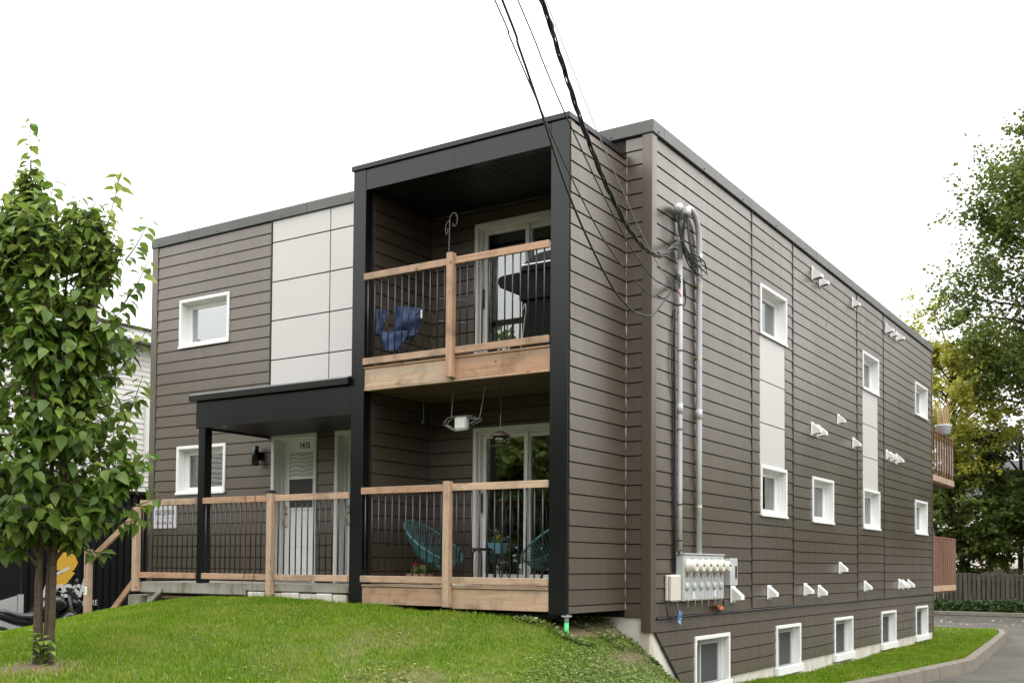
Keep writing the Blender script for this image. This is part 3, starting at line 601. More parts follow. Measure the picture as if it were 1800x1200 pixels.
# ---- windows
def window(kind, base, u0, u1, z0, z1, pane='glass', curtain='left', sillout=0.0, curt='curtain', screen=False, stile=None, recess_d=.14, name='window'):
    f = tosurf(kind, base); cw = .048; mb = MB()
    for a, b, c, d in ((u0, u1, z1-cw, z1), (u0, u1, z0, z0+cw), (u0, u0+cw, z0+cw, z1-cw), (u1-cw, u1, z0+cw, z1-cw)): f(mb, a, b, -.02, .034, c, d)
    i0, i1, j0, j1 = u0+cw, u1-cw, z0+cw, z1-cw
    for a, b, c, d in ((i0, i1, j1, j1+.02), (i0, i1, j0-.02, j0), (i0-.02, i0, j0-.02, j1+.02), (i1, i1+.02, j0-.02, j1+.02)): f(mb, a, b, -recess_d-.03, -.021, c, d)
    for s_ in (.0, .045):                                   # stepped jamb liner
        q = .012+s_*.5
        for a, b, c, d in ((i0+q, i1-q, j1-q, j1), (i0, i0+q, j0, j1), (i1-q, i1, j0, j1)): f(mb, a, b, -recess_d-.02-s_*.1, -.055-s_, c, d)
    win = mb.out(name, 'pvc', BLD, bevel=.003)
    s0, s1, t0, t1 = i0+.034, i1-.034, j0+.005, j1-.034; sw = .050; n0, n1 = -recess_d-.015, -recess_d+.028; mb = MB()
    for a, b, c, d in ((s0, s1, t1-sw, t1), (s0, s1, t0, t0+sw+.01), (s0, s0+sw, t0+sw+.01, t1-sw), (s1-sw, s1, t0+sw+.01, t1-sw)): f(mb, a, b, n0, n1, c, d)
    if stile: f(mb, s0+(s1-s0)*stile-.022, s0+(s1-s0)*stile+.022, n0+.005, n1+.012, t0+.002, t1-.002)
    mb.out('sash', 'pvc' if not screen else 'pvc_grey', win, bevel=.003)
    g = MB(); f(g, s0+sw, s1-sw, -recess_d, -recess_d+.004, t0+sw, t1-sw); g.out('pane', pane, win)
    if screen: g = MB(); f(g, s0+sw, s1-sw, -recess_d+.010, -recess_d+.012, t0+sw, t1-sw); g.out('insect_screen', 'screen', win)
    sl = MB(); so = .05+sillout; f(sl, u0-.004, u1+.004, .035, so, z0-.012, z0+.028)
    if sillout: sl = MB(); f(sl, u0-.01, u1+.012, .0, .012+sillout, z0-.001, z0+.118)
    sl.out('sill', 'pvc', win, bevel=.006)
    room = MB(); rd = -.75; f(room, i0-.25, i1+.25, rd-.02, rd, j0-.3, j1+.15); f(room, i0-.27, i0-.25, rd, -recess_d-.06, j0-.3, j1+.15); f(room, i1+.25, i1+.27, rd, -recess_d-.06, j0-.3, j1+.15); f(room, i0-.27, i1+.27, rd, -recess_d-.06, j1+.15, j1+.17); f(room, i0-.27, i1+.27, rd, -recess_d-.06, j0-.32, j0-.3)
    room.out('room_shadow', 'room_dark', win)
    if curtain:
        spans = {'left': [(i0, i0+(i1-i0)*.55)], 'right': [(i0+(i1-i0)*.42, i1)], 'both': [(i0, i0+(i1-i0)*.30), (i0+(i1-i0)*.34, i1)], 'full': [(i0, i1)]}[curtain]; mb = MB()
        for a, b in spans:
            m = max(8, int((b-a)/.025)); pts = []
            for q in range(m+1):
                u = a+(b-a)*q/m; pts.append((u, -.20-.022*math.sin(q*1.25)-.01*math.sin(q*.5)))
            for q in range(m):
                (ua, na), (ub, nb_) = pts[q], pts[q+1]
                P = (lambda u, n, z: (u, base-n, z)) if kind == 'F' else (lambda u, n, z: (base+n, u, z))
                mb.quad(P(ua, na, j0-.05), P(ub, nb_, j0-.05), P(ub, nb_, j1+.05), P(ua, na, j1+.05))
        mb.out('curtain', curt, win, True)
    return win
window('F', 0, *W_FRONT[0], 'glass_sky', 'full'); window('F', 0, *W_FRONT[1], 'glass', None)
for i, h in enumerate(W_SIDE): window('S', 0, *h, 'glass', ('right', 'right', 'right', 'right', 'full', 'full', 'full')[i])
for i, h in enumerate(W_BASE): window('S', 0, *h, 'glass_low', None, .055, screen=True, stile=.34 if i < 2 else .2, recess_d=.12)
# swirled privacy film in the lower front window
# ---- front doors
def door(x0, x1, z0, z1, number):
    mb = MB(); f = tosurf('F', 0); cw = .06; n = -.15
    for a, b, c, d in ((x0, x1, z1-cw, z1), (x0, x0+cw, z0, z1-cw), (x1-cw, x1, z0, z1-cw)): f(mb, a, b, -.02, .035, c, d)
    for a, b, c, d in ((x0+cw, x1-cw, z1-cw, z1-cw+.02), (x0+cw-.02, x0+cw, z0, z1-cw), (x1-cw, x1-cw+.02, z0, z1-cw)): f(mb, a, b, n-.06, -.021, c, d)
    for a, b, c, d in ((x0+cw, x0+cw+.03, z0, z1-cw-.03), (x0+cw, x1-cw, z1-cw-.03, z1-cw), (x1-cw-.03, x1-cw, z0, z1-cw-.03)): f(mb, a, b, n-.05, n+.05, c, d)
    dr = mb.out('door', 'pvc_side', BLD, bevel=.004)
    s0, s1 = x0+cw+.03, x1-cw-.03; sl = MB(); f(sl, s0, s1, n-.045, n, z0+.02, z1-cw-.03)
    g0, g1 = s0+.115, s1-.115
    for a, b, c, d in ((g0-.03, g1+.03, 2.035, 2.062), (g0, g1, 1.638, 1.668), (g0-.03, g1+.03, 1.195, 1.225), (g0-.03, g0, 1.2255, 2.0345), (g1, g1+.03, 1.2255, 2.0345)): f(sl, a, b, n, n+.016, c, d)
    for zz in (.33, .66): f(sl, g0, g1, n, n+.008, zz, zz+.25)
    sl.out('slab', 'pvc', dr, bevel=.003)
    g = MB(); f(g, g0, g1, n+.001, n+.006, 1.665, 2.037); g.out('etched_pane', 'glass_etched', dr)
    g = MB(); f(g, g0, g1, n+.001, n+.006, 1.222, 1.64); g.out('insect_screen', 'screen', dr)
    h = MB(); hx = s0+.055
    h.lathe([(.028, 0), (.022, .03), (.010, .04)], (hx, .15, 1.22), (0, -1, 0), 10); h.tube([(hx, .145, 1.14), (hx, .09, 1.12), (hx-.005, .075, 1.05), (hx, .09, .98), (hx, .145, .95)], .011, 8); h.lathe([(.024, 0), (.024, .01)], (hx, .15, 1.14), (0, -1, 0), 10)
    h.out('handle', 'brass', dr, True)
    if number: text_mesh('house_number', number, .115, 'number_black', dr, Matrix.Translation((-5.555, .15-.004, 2.117)) @ Matrix.Rotation(math.pi/2, 4, 'X'), .003, xs=.78, bold=.003, spacing=1.15)
    MB().box(x0, x1, .06, .2, z0-.03, z0+.02).out('threshold', 'steel', dr)
    return dr
door(*DOORS[0], '1415'); door(*DOORS[1], None)
# ---- sliding patio doors
def slider(x0, x1, z0, z1, upper):
    f = tosurf('F', 0); mb = MB(); cw = .055; n = -.10
    for a, b, c, d in ((x0, x1, z1-cw, z1), (x0, x1, z0, z0+.05), (x0, x0+cw, z0+.05, z1-cw), (x1-cw, x1, z0+.05, z1-cw)): f(mb, a, b, -.14, .030, c, d)
    for a, b, c, d in ((x0+cw, x1-cw, z1-cw-.022, z1-cw), (x0+cw, x0+cw+.025, z0+.05, z1-cw-.022), (x1-cw-.025, x1-cw, z0+.05, z1-cw-.022)): f(mb, a, b, -.139, -.02, c, d)
    sd = mb.out('patio_door', 'pvc_side', BLD, bevel=.004); xm = -1.735
    for (a, b, nn, lab) in ((x0+cw+.02, xm+.02, n, 'left'), (xm-.02, x1-cw-.02, n-.045, 'right')):
        p = MB(); t0, t1 = z0+.052, z1-cw-.02; sw = .055
        for q in ((a, b, t1-sw, t1), (a, b, t0, t0+sw+.02), (a, a+sw, t0+sw+.02, t1-sw), (b-sw, b, t0+sw+.02, t1-sw)): f(p, q[0], q[1], nn-.02, nn+.02, q[2], q[3])
        p.out('door_leaf', 'pvc_side', sd, bevel=.003); g = MB(); f(g, a+sw, b-sw, nn-.002, nn+.002, t0+sw, t1-sw); g.out('pane', 'glass_door', sd)
    g = MB(); f(g, x0+cw+.028, x0+cw+.04, n+.03, n+.05, z0+.9, z0+1.15); g.out('handle', 'number_black', sd)
    room = MB(); f(room, x0-.4, x1+.5, -1.9, -1.88, z0-.05, z1+.1); f(room, x0-.42, x0-.4, -1.9, -.2, z0-.05, z1+.1); f(room, x1+.5, x1+.52, -1.9, -.2, z0-.05, z1+.1); f(room, x0-.42, x1+.52, -1.9, -.2, z1+.05, z1+.1); f(room, x0-.42, x1+.52, -1.9, -.2, z0-.1, z0-.05); room.out('room_shadow', 'room_dark', sd)
    mb = MB(); spans = [(-2.36, -1.62), (-1.55, -1.25)] if upper else [(-2.40, -2.12)]
    for a, b in spans:
        m = int((b-a)/.022)
        pts = [(a+(b-a)*q/m, .26+.03*math.sin(q*.9)+.01*math.sin(q*.33)) for q in range(m+1)]
        zt = z1-.12 if not upper else z0+1.52
        for q in range(m): mb.quad((pts[q][0], pts[q][1], z0+.05), (pts[q+1][0], pts[q+1][1], z0+.05), (pts[q+1][0], pts[q+1][1], zt), (pts[q][0], pts[q][1], zt))
    mb.out('curtain', 'curtain' if upper else 'curtain_beige', sd, True)
    return sd
slider(*SLID[0], False); slider(*SLID[1], True)

# ---- the black balcony bay
def panel_post(x0, x1, z0, z1): return MB().box(x0, x1, D-.012, D+.115, z0, z1).out('bay_post', 'black_metal', BLD, bevel=.006)
panel_post(XL, -3.168, -.08, 5.212); panel_post(-.548, XB+.002, -.10, 5.212)
MB().box(-3.166, -1.85, D-.006, D+.10, 4.955, 5.212).out('bay_fascia', 'black_metal', BLD, bevel=.005); MB().box(-1.848, -.550, D-.006, D+.10, 4.955, 5.212).out('bay_fascia', 'black_metal', BLD, bevel=.005)
MB().box(XL-.02, XB+.016, D-.034, D+.2, 5.214, 5.277).out('bay_coping', 'black_metal', BLD, bevel=.005)
MB().hexa([(XB-.16, D+.202, 5.205), (XB+.030, D+.202, 5.205), (XB+.030, -.047, 5.178), (XB-.16, -.047, 5.178), (XB-.16, D+.202, 5.262), (XB+.030, D+.202, 5.262), (XB+.030, -.047, 5.238), (XB-.16, -.047, 5.238)]).out('bay_coping', 'black_metal', BLD)
MB().box(XL, XB-.161, D+.201, -.046, 5.12, 5.22).out('bay_roof', 'roof_dark', BLD)
MB().box(XL, XL+.03, D+.116, -.002, -.05, 5.12).out('bay_outer_wall', 'siding_trim', BLD)
mb = MB()
for i, x in enumerate(np.arange(-3.16, -.55, .102)): mb.box(x, min(x+.094, -.55), D+.101, -.022, 4.975, 5.05)
mb.box(-3.16, -.55, D+.101, -.022, 4.985, 5.06); mb.out('soffit', 'soffit_black', BLD)
def inner_right(): MB().box(-.549, XB-.202, D+.117, -.022, -.05, 5.1).out('bay_inner_wall', 'siding_trim', BLD)
inner_right()
# upper deck
MB().box(-3.163, -1.86, D, D+.038, 2.53, 2.766).out('rim_board', 'wood_x', BLD, bevel=.004); MB().box(-1.858, -.551, D, D+.038, 2.53, 2.766).out('rim_board', 'wood_x', BLD, bevel=.004)
MB().box(-3.163, -.551, D-.008, D+.045, 2.505, 2.527).out('rim_strip', 'wood_x', BLD, bevel=.003)
for i, y in enumerate(np.arange(D-.012, -.06, .142)): MB().box(-3.162, -.552, y, min(y+.136, -.025), 2.768, 2.793).out('deck_plank', 'wood_x', BLD, bevel=.003)
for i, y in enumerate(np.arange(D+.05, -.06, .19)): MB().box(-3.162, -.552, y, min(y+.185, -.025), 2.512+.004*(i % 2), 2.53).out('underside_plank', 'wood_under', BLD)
# lower deck
for (a, b) in ((-3.163, -1.86), (-1.858, -.551)): MB().box(a, b, D+.001, D+.039, -.075 if b > -1 else -.055, .150).out('skirt_board', 'wood_x', BLD, bevel=.004)
for i, y in enumerate(np.arange(D-.012, -.06, .142)): MB().box(-3.162, -.552, y, min(y+.136, -.025), .155, .18).out('deck_plank', 'wood_x', BLD, bevel=.003)
MB().lathe([(.055, .30), (.055, .315), (.028, .315), (.028, .33)], (-.345, D+.03, -.42), (0, 0, 1), 14).out('pile_cap', 'pvc_grey', BLD)
MB().lathe([(.025, 0), (.025, .24)], (-.345, D+.03, -.42), (0, 0, 1), 14).out('support_pile', 'green_paint', BLD, True); MB().lathe([(.0245, 0), (.0245, .09)], (-.345, D+.03, -.185), (0, 0, 1), 14).out('support_pile', 'pvc_grey', BLD, True)
# railings
def railing(spans, zt, zb, posts, wid=.081, yb=D, deckz=0):
    rl = MB()
    first = True; r = None
    for (a, b, n) in spans:
        o = MB().box(a, b, yb-.040, yb-.002, zt-wid, zt).out('top_rail', 'wood_x', None, bevel=.004)
        q = MB().box(a, b, yb-.040, yb-.002, zb, zb+.078).out('bottom_rail', 'wood_x', None, bevel=.004)
        if r is None: r = o; r.name = 'railing'; r.parent = BLD
        else: o.parent = r
        q.parent = r
        base = None
        for i in range(n):
            x = a+(b-a)*(i+.62)/(n+.24)
            if base is None: base = MB().lathe([(.0088, zb+.07), (.0088, zt-wid+.01)], (0, yb-.021, 0), (0, 0, 1), 8); base = base.out('baluster', 'bar_black', r, True); base.location.x = x
            else: c = base.copy(); COL.objects.link(c); c.location.x = x
    for (x0, x1, z0, z1, cap) in posts:
        p = MB().box(x0, x1, yb-.088, yb-.003 if z0 > .2 or x0 > -3 else yb+.0, z0, z1).out('rail_post', 'wood_z', r, bevel=.005)
        if cap: MB().box(x0-.008, x1+.008, yb-.097, yb+.006, z1, z1+.012).out('post_cap', 'number_black', r); MB().hexa([(x0-.008, yb-.097, z1+.012), (x1+.008, yb-.097, z1+.012), (x1+.008, yb+.006, z1+.012), (x0-.008, yb+.006, z1+.012), (x0+.03, yb-.06, z1+.035), (x1-.03, yb-.06, z1+.035), (x1-.03, yb-.03, z1+.035), (x0+.03, yb-.03, z1+.035)]).out('post_cap', 'number_black', r)
    return r
railing([(-3.164, -1.888, 12), (-1.800, -.552, 12)], 3.925, 2.815, [(-1.887, -1.801, 2.545, 3.972, False)])
railing([(-3.164, -1.906, 12), (-1.818, -.552, 12)], 1.335, .205, [(-1.905, -1.819, -.06, 1.365, False)])
for x0, x1, zt in ((-1.885, -1.803, 3.973), (-1.903, -1.821, 1.366)): MB().box(x0, x1, D-.086, D-.006, zt, zt+.008).out('post_cap', 'number_black', BLD)
# ---- porch: concrete slab, canopy, railing
MB().box(-7.27, -5.15, D, -.03, .0, .152).out('porch_slab', 'concrete_slab', BLD, bevel=.012); MB().box(-5.149, XL-.002, D, -.03, .062, .152).out('porch_slab', 'concrete_slab', BLD, bevel=.010)
mb = MB(); r_ = random.Random(4); x = -5.1
while x < XL-.06:
    wd = min(r_.uniform(.12, .3), XL-.01-x); mb.box(x, x+wd-.006, D-.004+r_.uniform(-.012, .02), D+.25, -.3, .058-r_.uniform(0, .015)); x += wd
mb.out('porch_footing', 'concrete_white', BLD, bevel=.012)
MB().box(-7.2, -6.95, -1.25, -.1, -.9, -.002).out('porch_footing', 'concrete_slab', BLD)
railing([(-7.245, -6.095, 11), (-5.955, -4.702, 13), (-4.612, XL-.003, 12)], 1.290, .205, [(-4.701, -4.613, .02, 1.318, True), (-7.34, -7.252, .015, 1.20, False)])
MB().box(-6.09, -5.96, D-.01, D+.12, .152, 2.24).out('canopy_post', 'black_metal', BLD, bevel=.006)
can = MB(); can.box(-6.145, XL-.002, D-.012, D+.02, 2.235, 2.595); can.box(-6.145, -6.115, D+.021, -.022, 2.235, 2.595); can = can.out('canopy', 'black_metal', BLD, bevel=.005)
MB().box(-6.225, -4.38, D-.075, D+.10, 2.598, 2.682).out('canopy_drip_edge', 'black_metal', can, bevel=.005); MB().box(-4.377, XL-.003, D-.075, D+.10, 2.598, 2.682).out('canopy_drip_edge', 'black_metal', can, bevel=.005)
MB().hexa([(-6.222, D-.07, 2.684), (XL-.004, D-.07, 2.684), (XL-.004, -.025, 2.70), (-6.222, -.025, 2.70), (-6.222, D-.03, 2.705), (XL-.004, D-.03, 2.705), (XL-.004, -.025, 2.755), (-6.222, -.025, 2.755)]).out('canopy_roof', 'coping', can)
MB().box(-6.222, -6.15, D+.101, -.022, 2.60, 2.68).out('canopy_drip_edge', 'black_metal', can)
mb = MB()
for y in np.arange(D+.022, -.03, .098): mb.box(-6.113, XL-.004, y, y+.090, 2.262, 2.30)
mb.box(-6.113, XL-.004, D+.022, -.024, 2.275, 2.31); mb.out('canopy_soffit', 'soffit_black', can)
MB().box(-4.66, -4.657, D-.0145, D-.0125, 2.24, 2.59).out('canopy_seam', 'number_black', can)
# ---- vent hoods
def vent(y, z, s=1.0):
    v = MB(); h = .205*s; wd = .15*s; v.box(.018, .032, y, y+wd, z-h, z); o = v.out('vent_hood', 'pvc', BLD, bevel=.003)
    m = MB(); a, b = y+.018, y+wd-.018
    m.v = [Vector(q) for q in [(.030, a, z-.015), (.030, b, z-.015), (.150*s, b, z-.115*s), (.150*s, a, z-.115*s), (.150*s, a, z-.165*s), (.150*s, b, z-.165*s), (.030, a, z-.185*s), (.030, b, z-.185*s), (.11*s, a, z-.168*s), (.11*s, b, z-.168*s)]]
    m.f = [(0, 3, 2, 1), (3, 4, 5, 2), (0, 6, 8, 4, 3), (1, 2, 5, 9, 7)]; m.out('hood', 'pvc', o)
    m = MB(); m.box(.034, .10*s, y+.035, y+wd-.035, z-.170*s, z-.160*s); m.out('flap', 'pvc_grey', o)
for y, z, s in ((5.92, 5.30, 1.15), (6.32, 5.26, 1.05), (8.26, 5.30, 1), (10.65, 5.295, 1.1), (11.05, 5.27, 1), (11.50, 5.30, 1.15), (5.87, 2.76, 1.1), (6.17, 2.755, 1.1), (7.32, 3.07, .95), (8.26, 2.76, 1), (10.64, 2.765, 1), (10.98, 2.75, 1), (11.42, 2.755, 1.1), (2.40, .165, 1.1), (3.82, .16, 1), (5.48, .172, 1), (6.2, .135, 1), (7.39, .516, 1), (8.98, .18, 1), (11.61, .195, 1.05), (11.92, .18, 1), (12.40, .18, 1)): vent(y, z, s)
# ---- rear balconies
def rear_balcony(z0, z1, y1, boards):
    r = MB().box(-3.2, -.03, BY+.02, y1, z0-.17, z0).out('rear_balcony', 'wood_red', BLD)
    MB().box(-.03, -.005, BY+.02, y1, z0-.13, z0+.01).out('fascia', 'wood_y', r)
    y = BY+.03; i = 0
    while y < y1-.08:
        wd = .115
        if boards: MB().box(-.028, -.006+.006*(i % 2), y, y+wd-.006, z0+.012, z1-.02*(i % 3 == 1)).out('plank', 'wood_red', r)
        else: MB().box(-.028, -.006, y, y+wd*.62, z0+.012, z1).out('plank', 'wood_red', r); MB().box(-.034, -.024, y+wd*.62, y+wd*1.7, z0+.15, z1-.18).out('privacy_strip', 'pvc_side', r)
        y += wd if boards else wd*2.6; i += 1
    MB().box(-.04, .0, BY+.02, y1, z1-.001, z1+.035).out('hand_rail', 'wood_red', r)
    MB().box(-.10, -.03, y1-.09, y1, z0, z1).out('corner_post', 'wood_red', r)
    return r
rear_balcony(-.0, 1.13, 17.75, True); rear_balcony(2.60, 3.63, 17.6, False)

# ------------------------------------------------------------------ service equipment on the side wall
def conduits():
    c = MB().tube([(.062, .68, .56), (.062, .68, 1.4), (.062, .68, 2.8), (.062, .68, 4.12)], .031, 12).tube([(.062, .68, 4.11), (.062, .68, 4.62)], .033, 12).out('service_conduit', 'conduit', None, True)
    tag(c, 'left grey conduit with a hooded top beside the corner board', 'conduit')
    for z in (.72, 1.15, 2.05, 3.0, 3.55): MB().lathe([(.034, 0), (.034, .016)], (.062, .68, z), (0, 0, 1), 12).out('cable_tie', 'cable_black', c)
    MB().lathe([(.037, 0), (.037, .12)], (.062, .68, 2.25), (0, 0, 1), 12).out('coupling', 'conduit', c, True)
    hd = MB().tube([(.062, .68, 4.60), (.070, .67, 4.68), (.085, .63, 4.72), (.10, .56, 4.715), (.125, .46, 4.675), (.14, .42, 4.63)], [.040, .047, .050, .051, .050, .043], 12).out('weather_head', 'conduit', c, True)
    MB().lathe([(.02, 0), (.05, .02), (.05, .06), (.02, .08)], (.062, .68, 4.30), (0, 0, 1), 10).out('wire_clamp', 'steel', c)
    c2 = MB().tube([(.062, 1.26, .56), (.062, 1.26, 2.0), (.062, 1.26, 4.25), (.063, 1.255, 4.50), (.066, 1.20, 4.66), (.070, 1.10, 4.76), (.076, .98, 4.80), (.085, .88, 4.79), (.098, .80, 4.755), (.11, .765, 4.72)], .036, 12).out('service_conduit', 'conduit', None, True)
    tag(c2, 'right grey conduit bent over at the top, nearer the windows', 'conduit')
    MB().lathe([(.041, 0), (.041, .12)], (.062, 1.26, 2.25), (0, 0, 1), 12).out('coupling', 'conduit', c2, True); MB().lathe([(.041, 0), (.041, .10)], (.062, 1.26, 4.22), (0, 0, 1), 12).out('coupling', 'conduit', c2, True)
    MB().tube([(.10, .80, 4.755), (.115, .77, 4.71), (.125, .755, 4.66)], [.040, .046, .043], 12).out('weather_head', 'conduit', c2, True)
    for z in (1.15, 3.0, 3.9): MB().box(.02, .06, 1.215, 1.305, z, z+.03).out('strap', 'brass', c2); MB().lathe([(.038, 0), (.038, .03)], (.062, 1.26, z), (0, 0, 1), 12).out('strap', 'meter_beige', c2)
    # drip loops between the two heads
    r = random.Random(3); names = ['black wire loops hanging between the two conduit heads']
    mb = MB()
    for i in range(7):
        a = Vector((.12+.01*i, .44+.03*i, 4.64)); b = Vector((.12, .74+.012*(i % 3), 4.66)); lo = 3.98+r.uniform(-.05, .16); pts = []
        yy = r.uniform(.95, 1.35)
        ctrl = [a, Vector((.13, .52+.02*i, 4.35)), Vector((.12+r.uniform(0, .06), .70, lo+.10)), Vector((.16+r.uniform(0, .05), yy-.15, lo-.02)), Vector((.14, yy, lo+.03)), Vector((.15, yy-.10, lo+.14)), Vector((.13, .88, lo+.20)), b+Vector((0, .02, -.15)), b]
        pts = catmull(ctrl, 8); mb.tube(pts, .0085 if i % 3 else .006, 6)
    tag(mb.out('wire_loop', 'cable_black', None, True), names[0], 'wires')
    mb = MB(); mb.tube(catmull([(.11, .70, 4.32), (.14, .78, 4.15), (.15, 1.0, 4.02), (.14, 1.22, 4.06), (.13, 1.30, 4.16)], 8), .010, 6); mb.tube(catmull([(.11, .66, 4.30), (.13, .74, 4.10), (.14, .9, 3.98), (.13, 1.1, 3.96)], 8), .009, 6)
    tag(mb.out('wire_loop', 'cable_grey', None, True), 'bare grey neutral wire looped below the conduit heads', 'wires')
    mb = MB(); r = random.Random(5)
    for i in range(8):
        p = [Vector((.05, .50+r.uniform(-.1, .1), 3.74+r.uniform(-.06, .14))), Vector((.08, .62+r.uniform(-.1, .1), 3.86+r.uniform(-.05, .05))), Vector((.07, .74+r.uniform(-.05, .1), 3.70+r.uniform(-.1, .1))), Vector((.05, .63, 3.45))]
        mb.tube(catmull(p, 6), .005, 5)
    mb.tube([(.035, .60, 3.5), (.033, .605, 2.4), (.035, .60, 1.2), (.035, .60, .35)], .014, 6); mb.tube([(.03, .565, 3.45), (.036, .50, 3.0), (.036, .49, 2.75), (.03, .56, 2.4), (.03, .565, 1.0), (.03, .56, .33)], .006, 5)
    tag(mb.out('wire_bundle', 'cable_black', None, True), 'tangled black telephone wires running down beside the left conduit', 'wires')
    tag(MB().tube([(.10, .50, 3.70), (.13, .52, 3.67), (.135, .535, 3.62)], .008, 6).out('wire_tag', 'red_plastic', None), 'small red tag hanging at the wire junction', 'tag')
def catmull(c, m):
    c = [Vector(q) for q in c]; o = []
    for i in range(len(c)-1):
        p0, p1, p2, p3 = c[max(i-1, 0)], c[i], c[i+1], c[min(i+2, len(c)-1)]
        for k in range(m):
            t = k/m; o.append(.5*((2*p1)+(p2-p0)*t+(2*p0-5*p1+4*p2-p3)*t*t+(3*p1-p0-3*p2+p3)*t**3))
    return o+[c[-1]]
conduits()
def meter_bank():
    m = empty('meter_bank', 'grey bank of six round electricity meters on the side wall', 'electric meter', (0, 0, 0)); x0, x1 = .022, .125; y0, y1, z0, z1 = .655, 1.915, .006, .565
    MB().box(x0, x1, y0, y1, z0, z1).out('cabinet', 'meter_grey', m, bevel=.008)
    MB().box(x0, x1+.018, y0-.008, y1+.008, z1, z1+.014).out('cover_lip', 'meter_grey', m, bevel=.003)
    w_ = (y1-y0)/6
    for i in range(6):
        y = y0+w_*i; c = y+w_*.5
        MB().box(x1, x1+.005, y+.006, y+w_-.006, z0+.015, .285).out('lower_panel', 'meter_grey', m, bevel=.002); MB().box(x1, x1+.005, y+.006, y+w_-.006, .292, z1-.01).out('upper_panel', 'meter_grey', m, bevel=.002)
        g = MB().lathe([(.088, 0), (.088, .028), (.076, .034), (.074, .105), (.066, .118)], (x1+.006, c, .425), (1, 0, 0), 20).out('meter', 'meter_beige', m, True)
        MB().lathe([(.062, 0), (.060, .006)], (x1+.124, c, .425), (1, 0, 0), 20).out('dial', 'meter_face', g); MB().box(x1+.13, x1+.133, c-.024, c+.022, .425, .447).out('display', 'cable_black', g)
        MB().lathe([(.050, 0), (.050, .012), (.036, .026)], (x1+.006, c-.02, .185), (1, 0, 0), 16).out('breaker_cover', 'conduit', m, True)
        MB().box(x1+.006, x1+.008, c-.045, c-.008, .300, .335).out('label_strip', 'red_plastic', m); MB().box(x1+.006, x1+.012, c+.02, c+.045, .268, .292).out('seal', 'white_paint', m)
        MB().tube([(x1+.004, c, .045), (x1+.012, c, -.01), (x1+.010, c, -.055)], .006, 5).out('lock_tab', 'brass', m); MB().box(x1, x1+.014, c-.010, c+.010, -.062, -.035).out('padlock', 'brass', m)
    MB().box(x1+.006, x1+.008, .93, .965, .03, .12).out('label_strip', 'white_paint', m); MB().box(x1+.006, x1+.008, 1.60, 1.635, .05, .13).out('label_strip', 'white_paint', m)
    d = empty('disconnect_box', 'pale grey switch box with a slotted door right of the meters', 'switch box', (0, 0, 0))
    MB().box(.022, .19, 1.95, 2.20, .185, .525).out('case', 'meter_grey', d, bevel=.006); MB().box(.19, .20, 1.945, 2.205, .18, .53).out('door', 'conduit', d, bevel=.004); MB().box(.2005, .208, 2.12, 2.165, .27, .43).out('handle_slot', 'cable_black', d)
    t = empty('telecom_box', 'beige plastic telephone box left of the meters', 'junction box', (0, 0, 0)); MB().box(.022, .055, .36, .63, .02, .32).out('back_plate', 'meter_beige', t, bevel=.006); MB().box(.056, .115, .37, .62, .005, .325).out('lid', 'meter_beige', t, bevel=.02)
    mb = MB()
    for i in range(5):
        r = .030+.006*i; c = Vector((.06+.006*i, .645, -.185)); mb.tube([c+Vector((.012*math.sin(3*a), r*.8*math.cos(a), r*1.5*math.sin(a))) for a in np.linspace(0, 6.28, 18)], .006, 5)
    mb.tube([(.06, .60, .02), (.065, .62, -.06), (.06, .64, -.13)], .008, 5); tag(mb.out('wire_coil', 'blue_wire', None, True), 'small coil of blue wire hanging under the telephone box', 'wires')
    mb = MB(); mb.tube(catmull([(.06, .37, .02), (.06, .33, -.06), (.06, .36, -.15), (.06, .46, -.18)], 6), .009, 6); mb.tube(catmull([(.06, 1.93, .03), (.08, 2.02, -.04), (.08, 1.99, -.12), (.07, 1.86, -.14), (.07, 1.78, -.08)], 6), .016, 6); mb.tube(catmull([(.07, .62, .55), (.1, .64, .62), (.09, .74, .60)], 5), .008, 5)
    tag(mb.out('ground_cable', 'cable_black', None, True), 'loose black cables looping below the meter bank', 'cable')
    tag(MB().hexa([(.03, 1.80, -.12), (.11, 1.82, -.13), (.12, 1.93, -.12), (.03, 1.95, -.11), (.03, 1.78, -.08), (.11, 1.80, -.09), (.11, 1.93, -.085), (.03, 1.95, -.075)]).out('cable_clamp', 'orange_plastic', None), 'rust-orange clamp under the right end of the meters', 'clamp')
meter_bank()
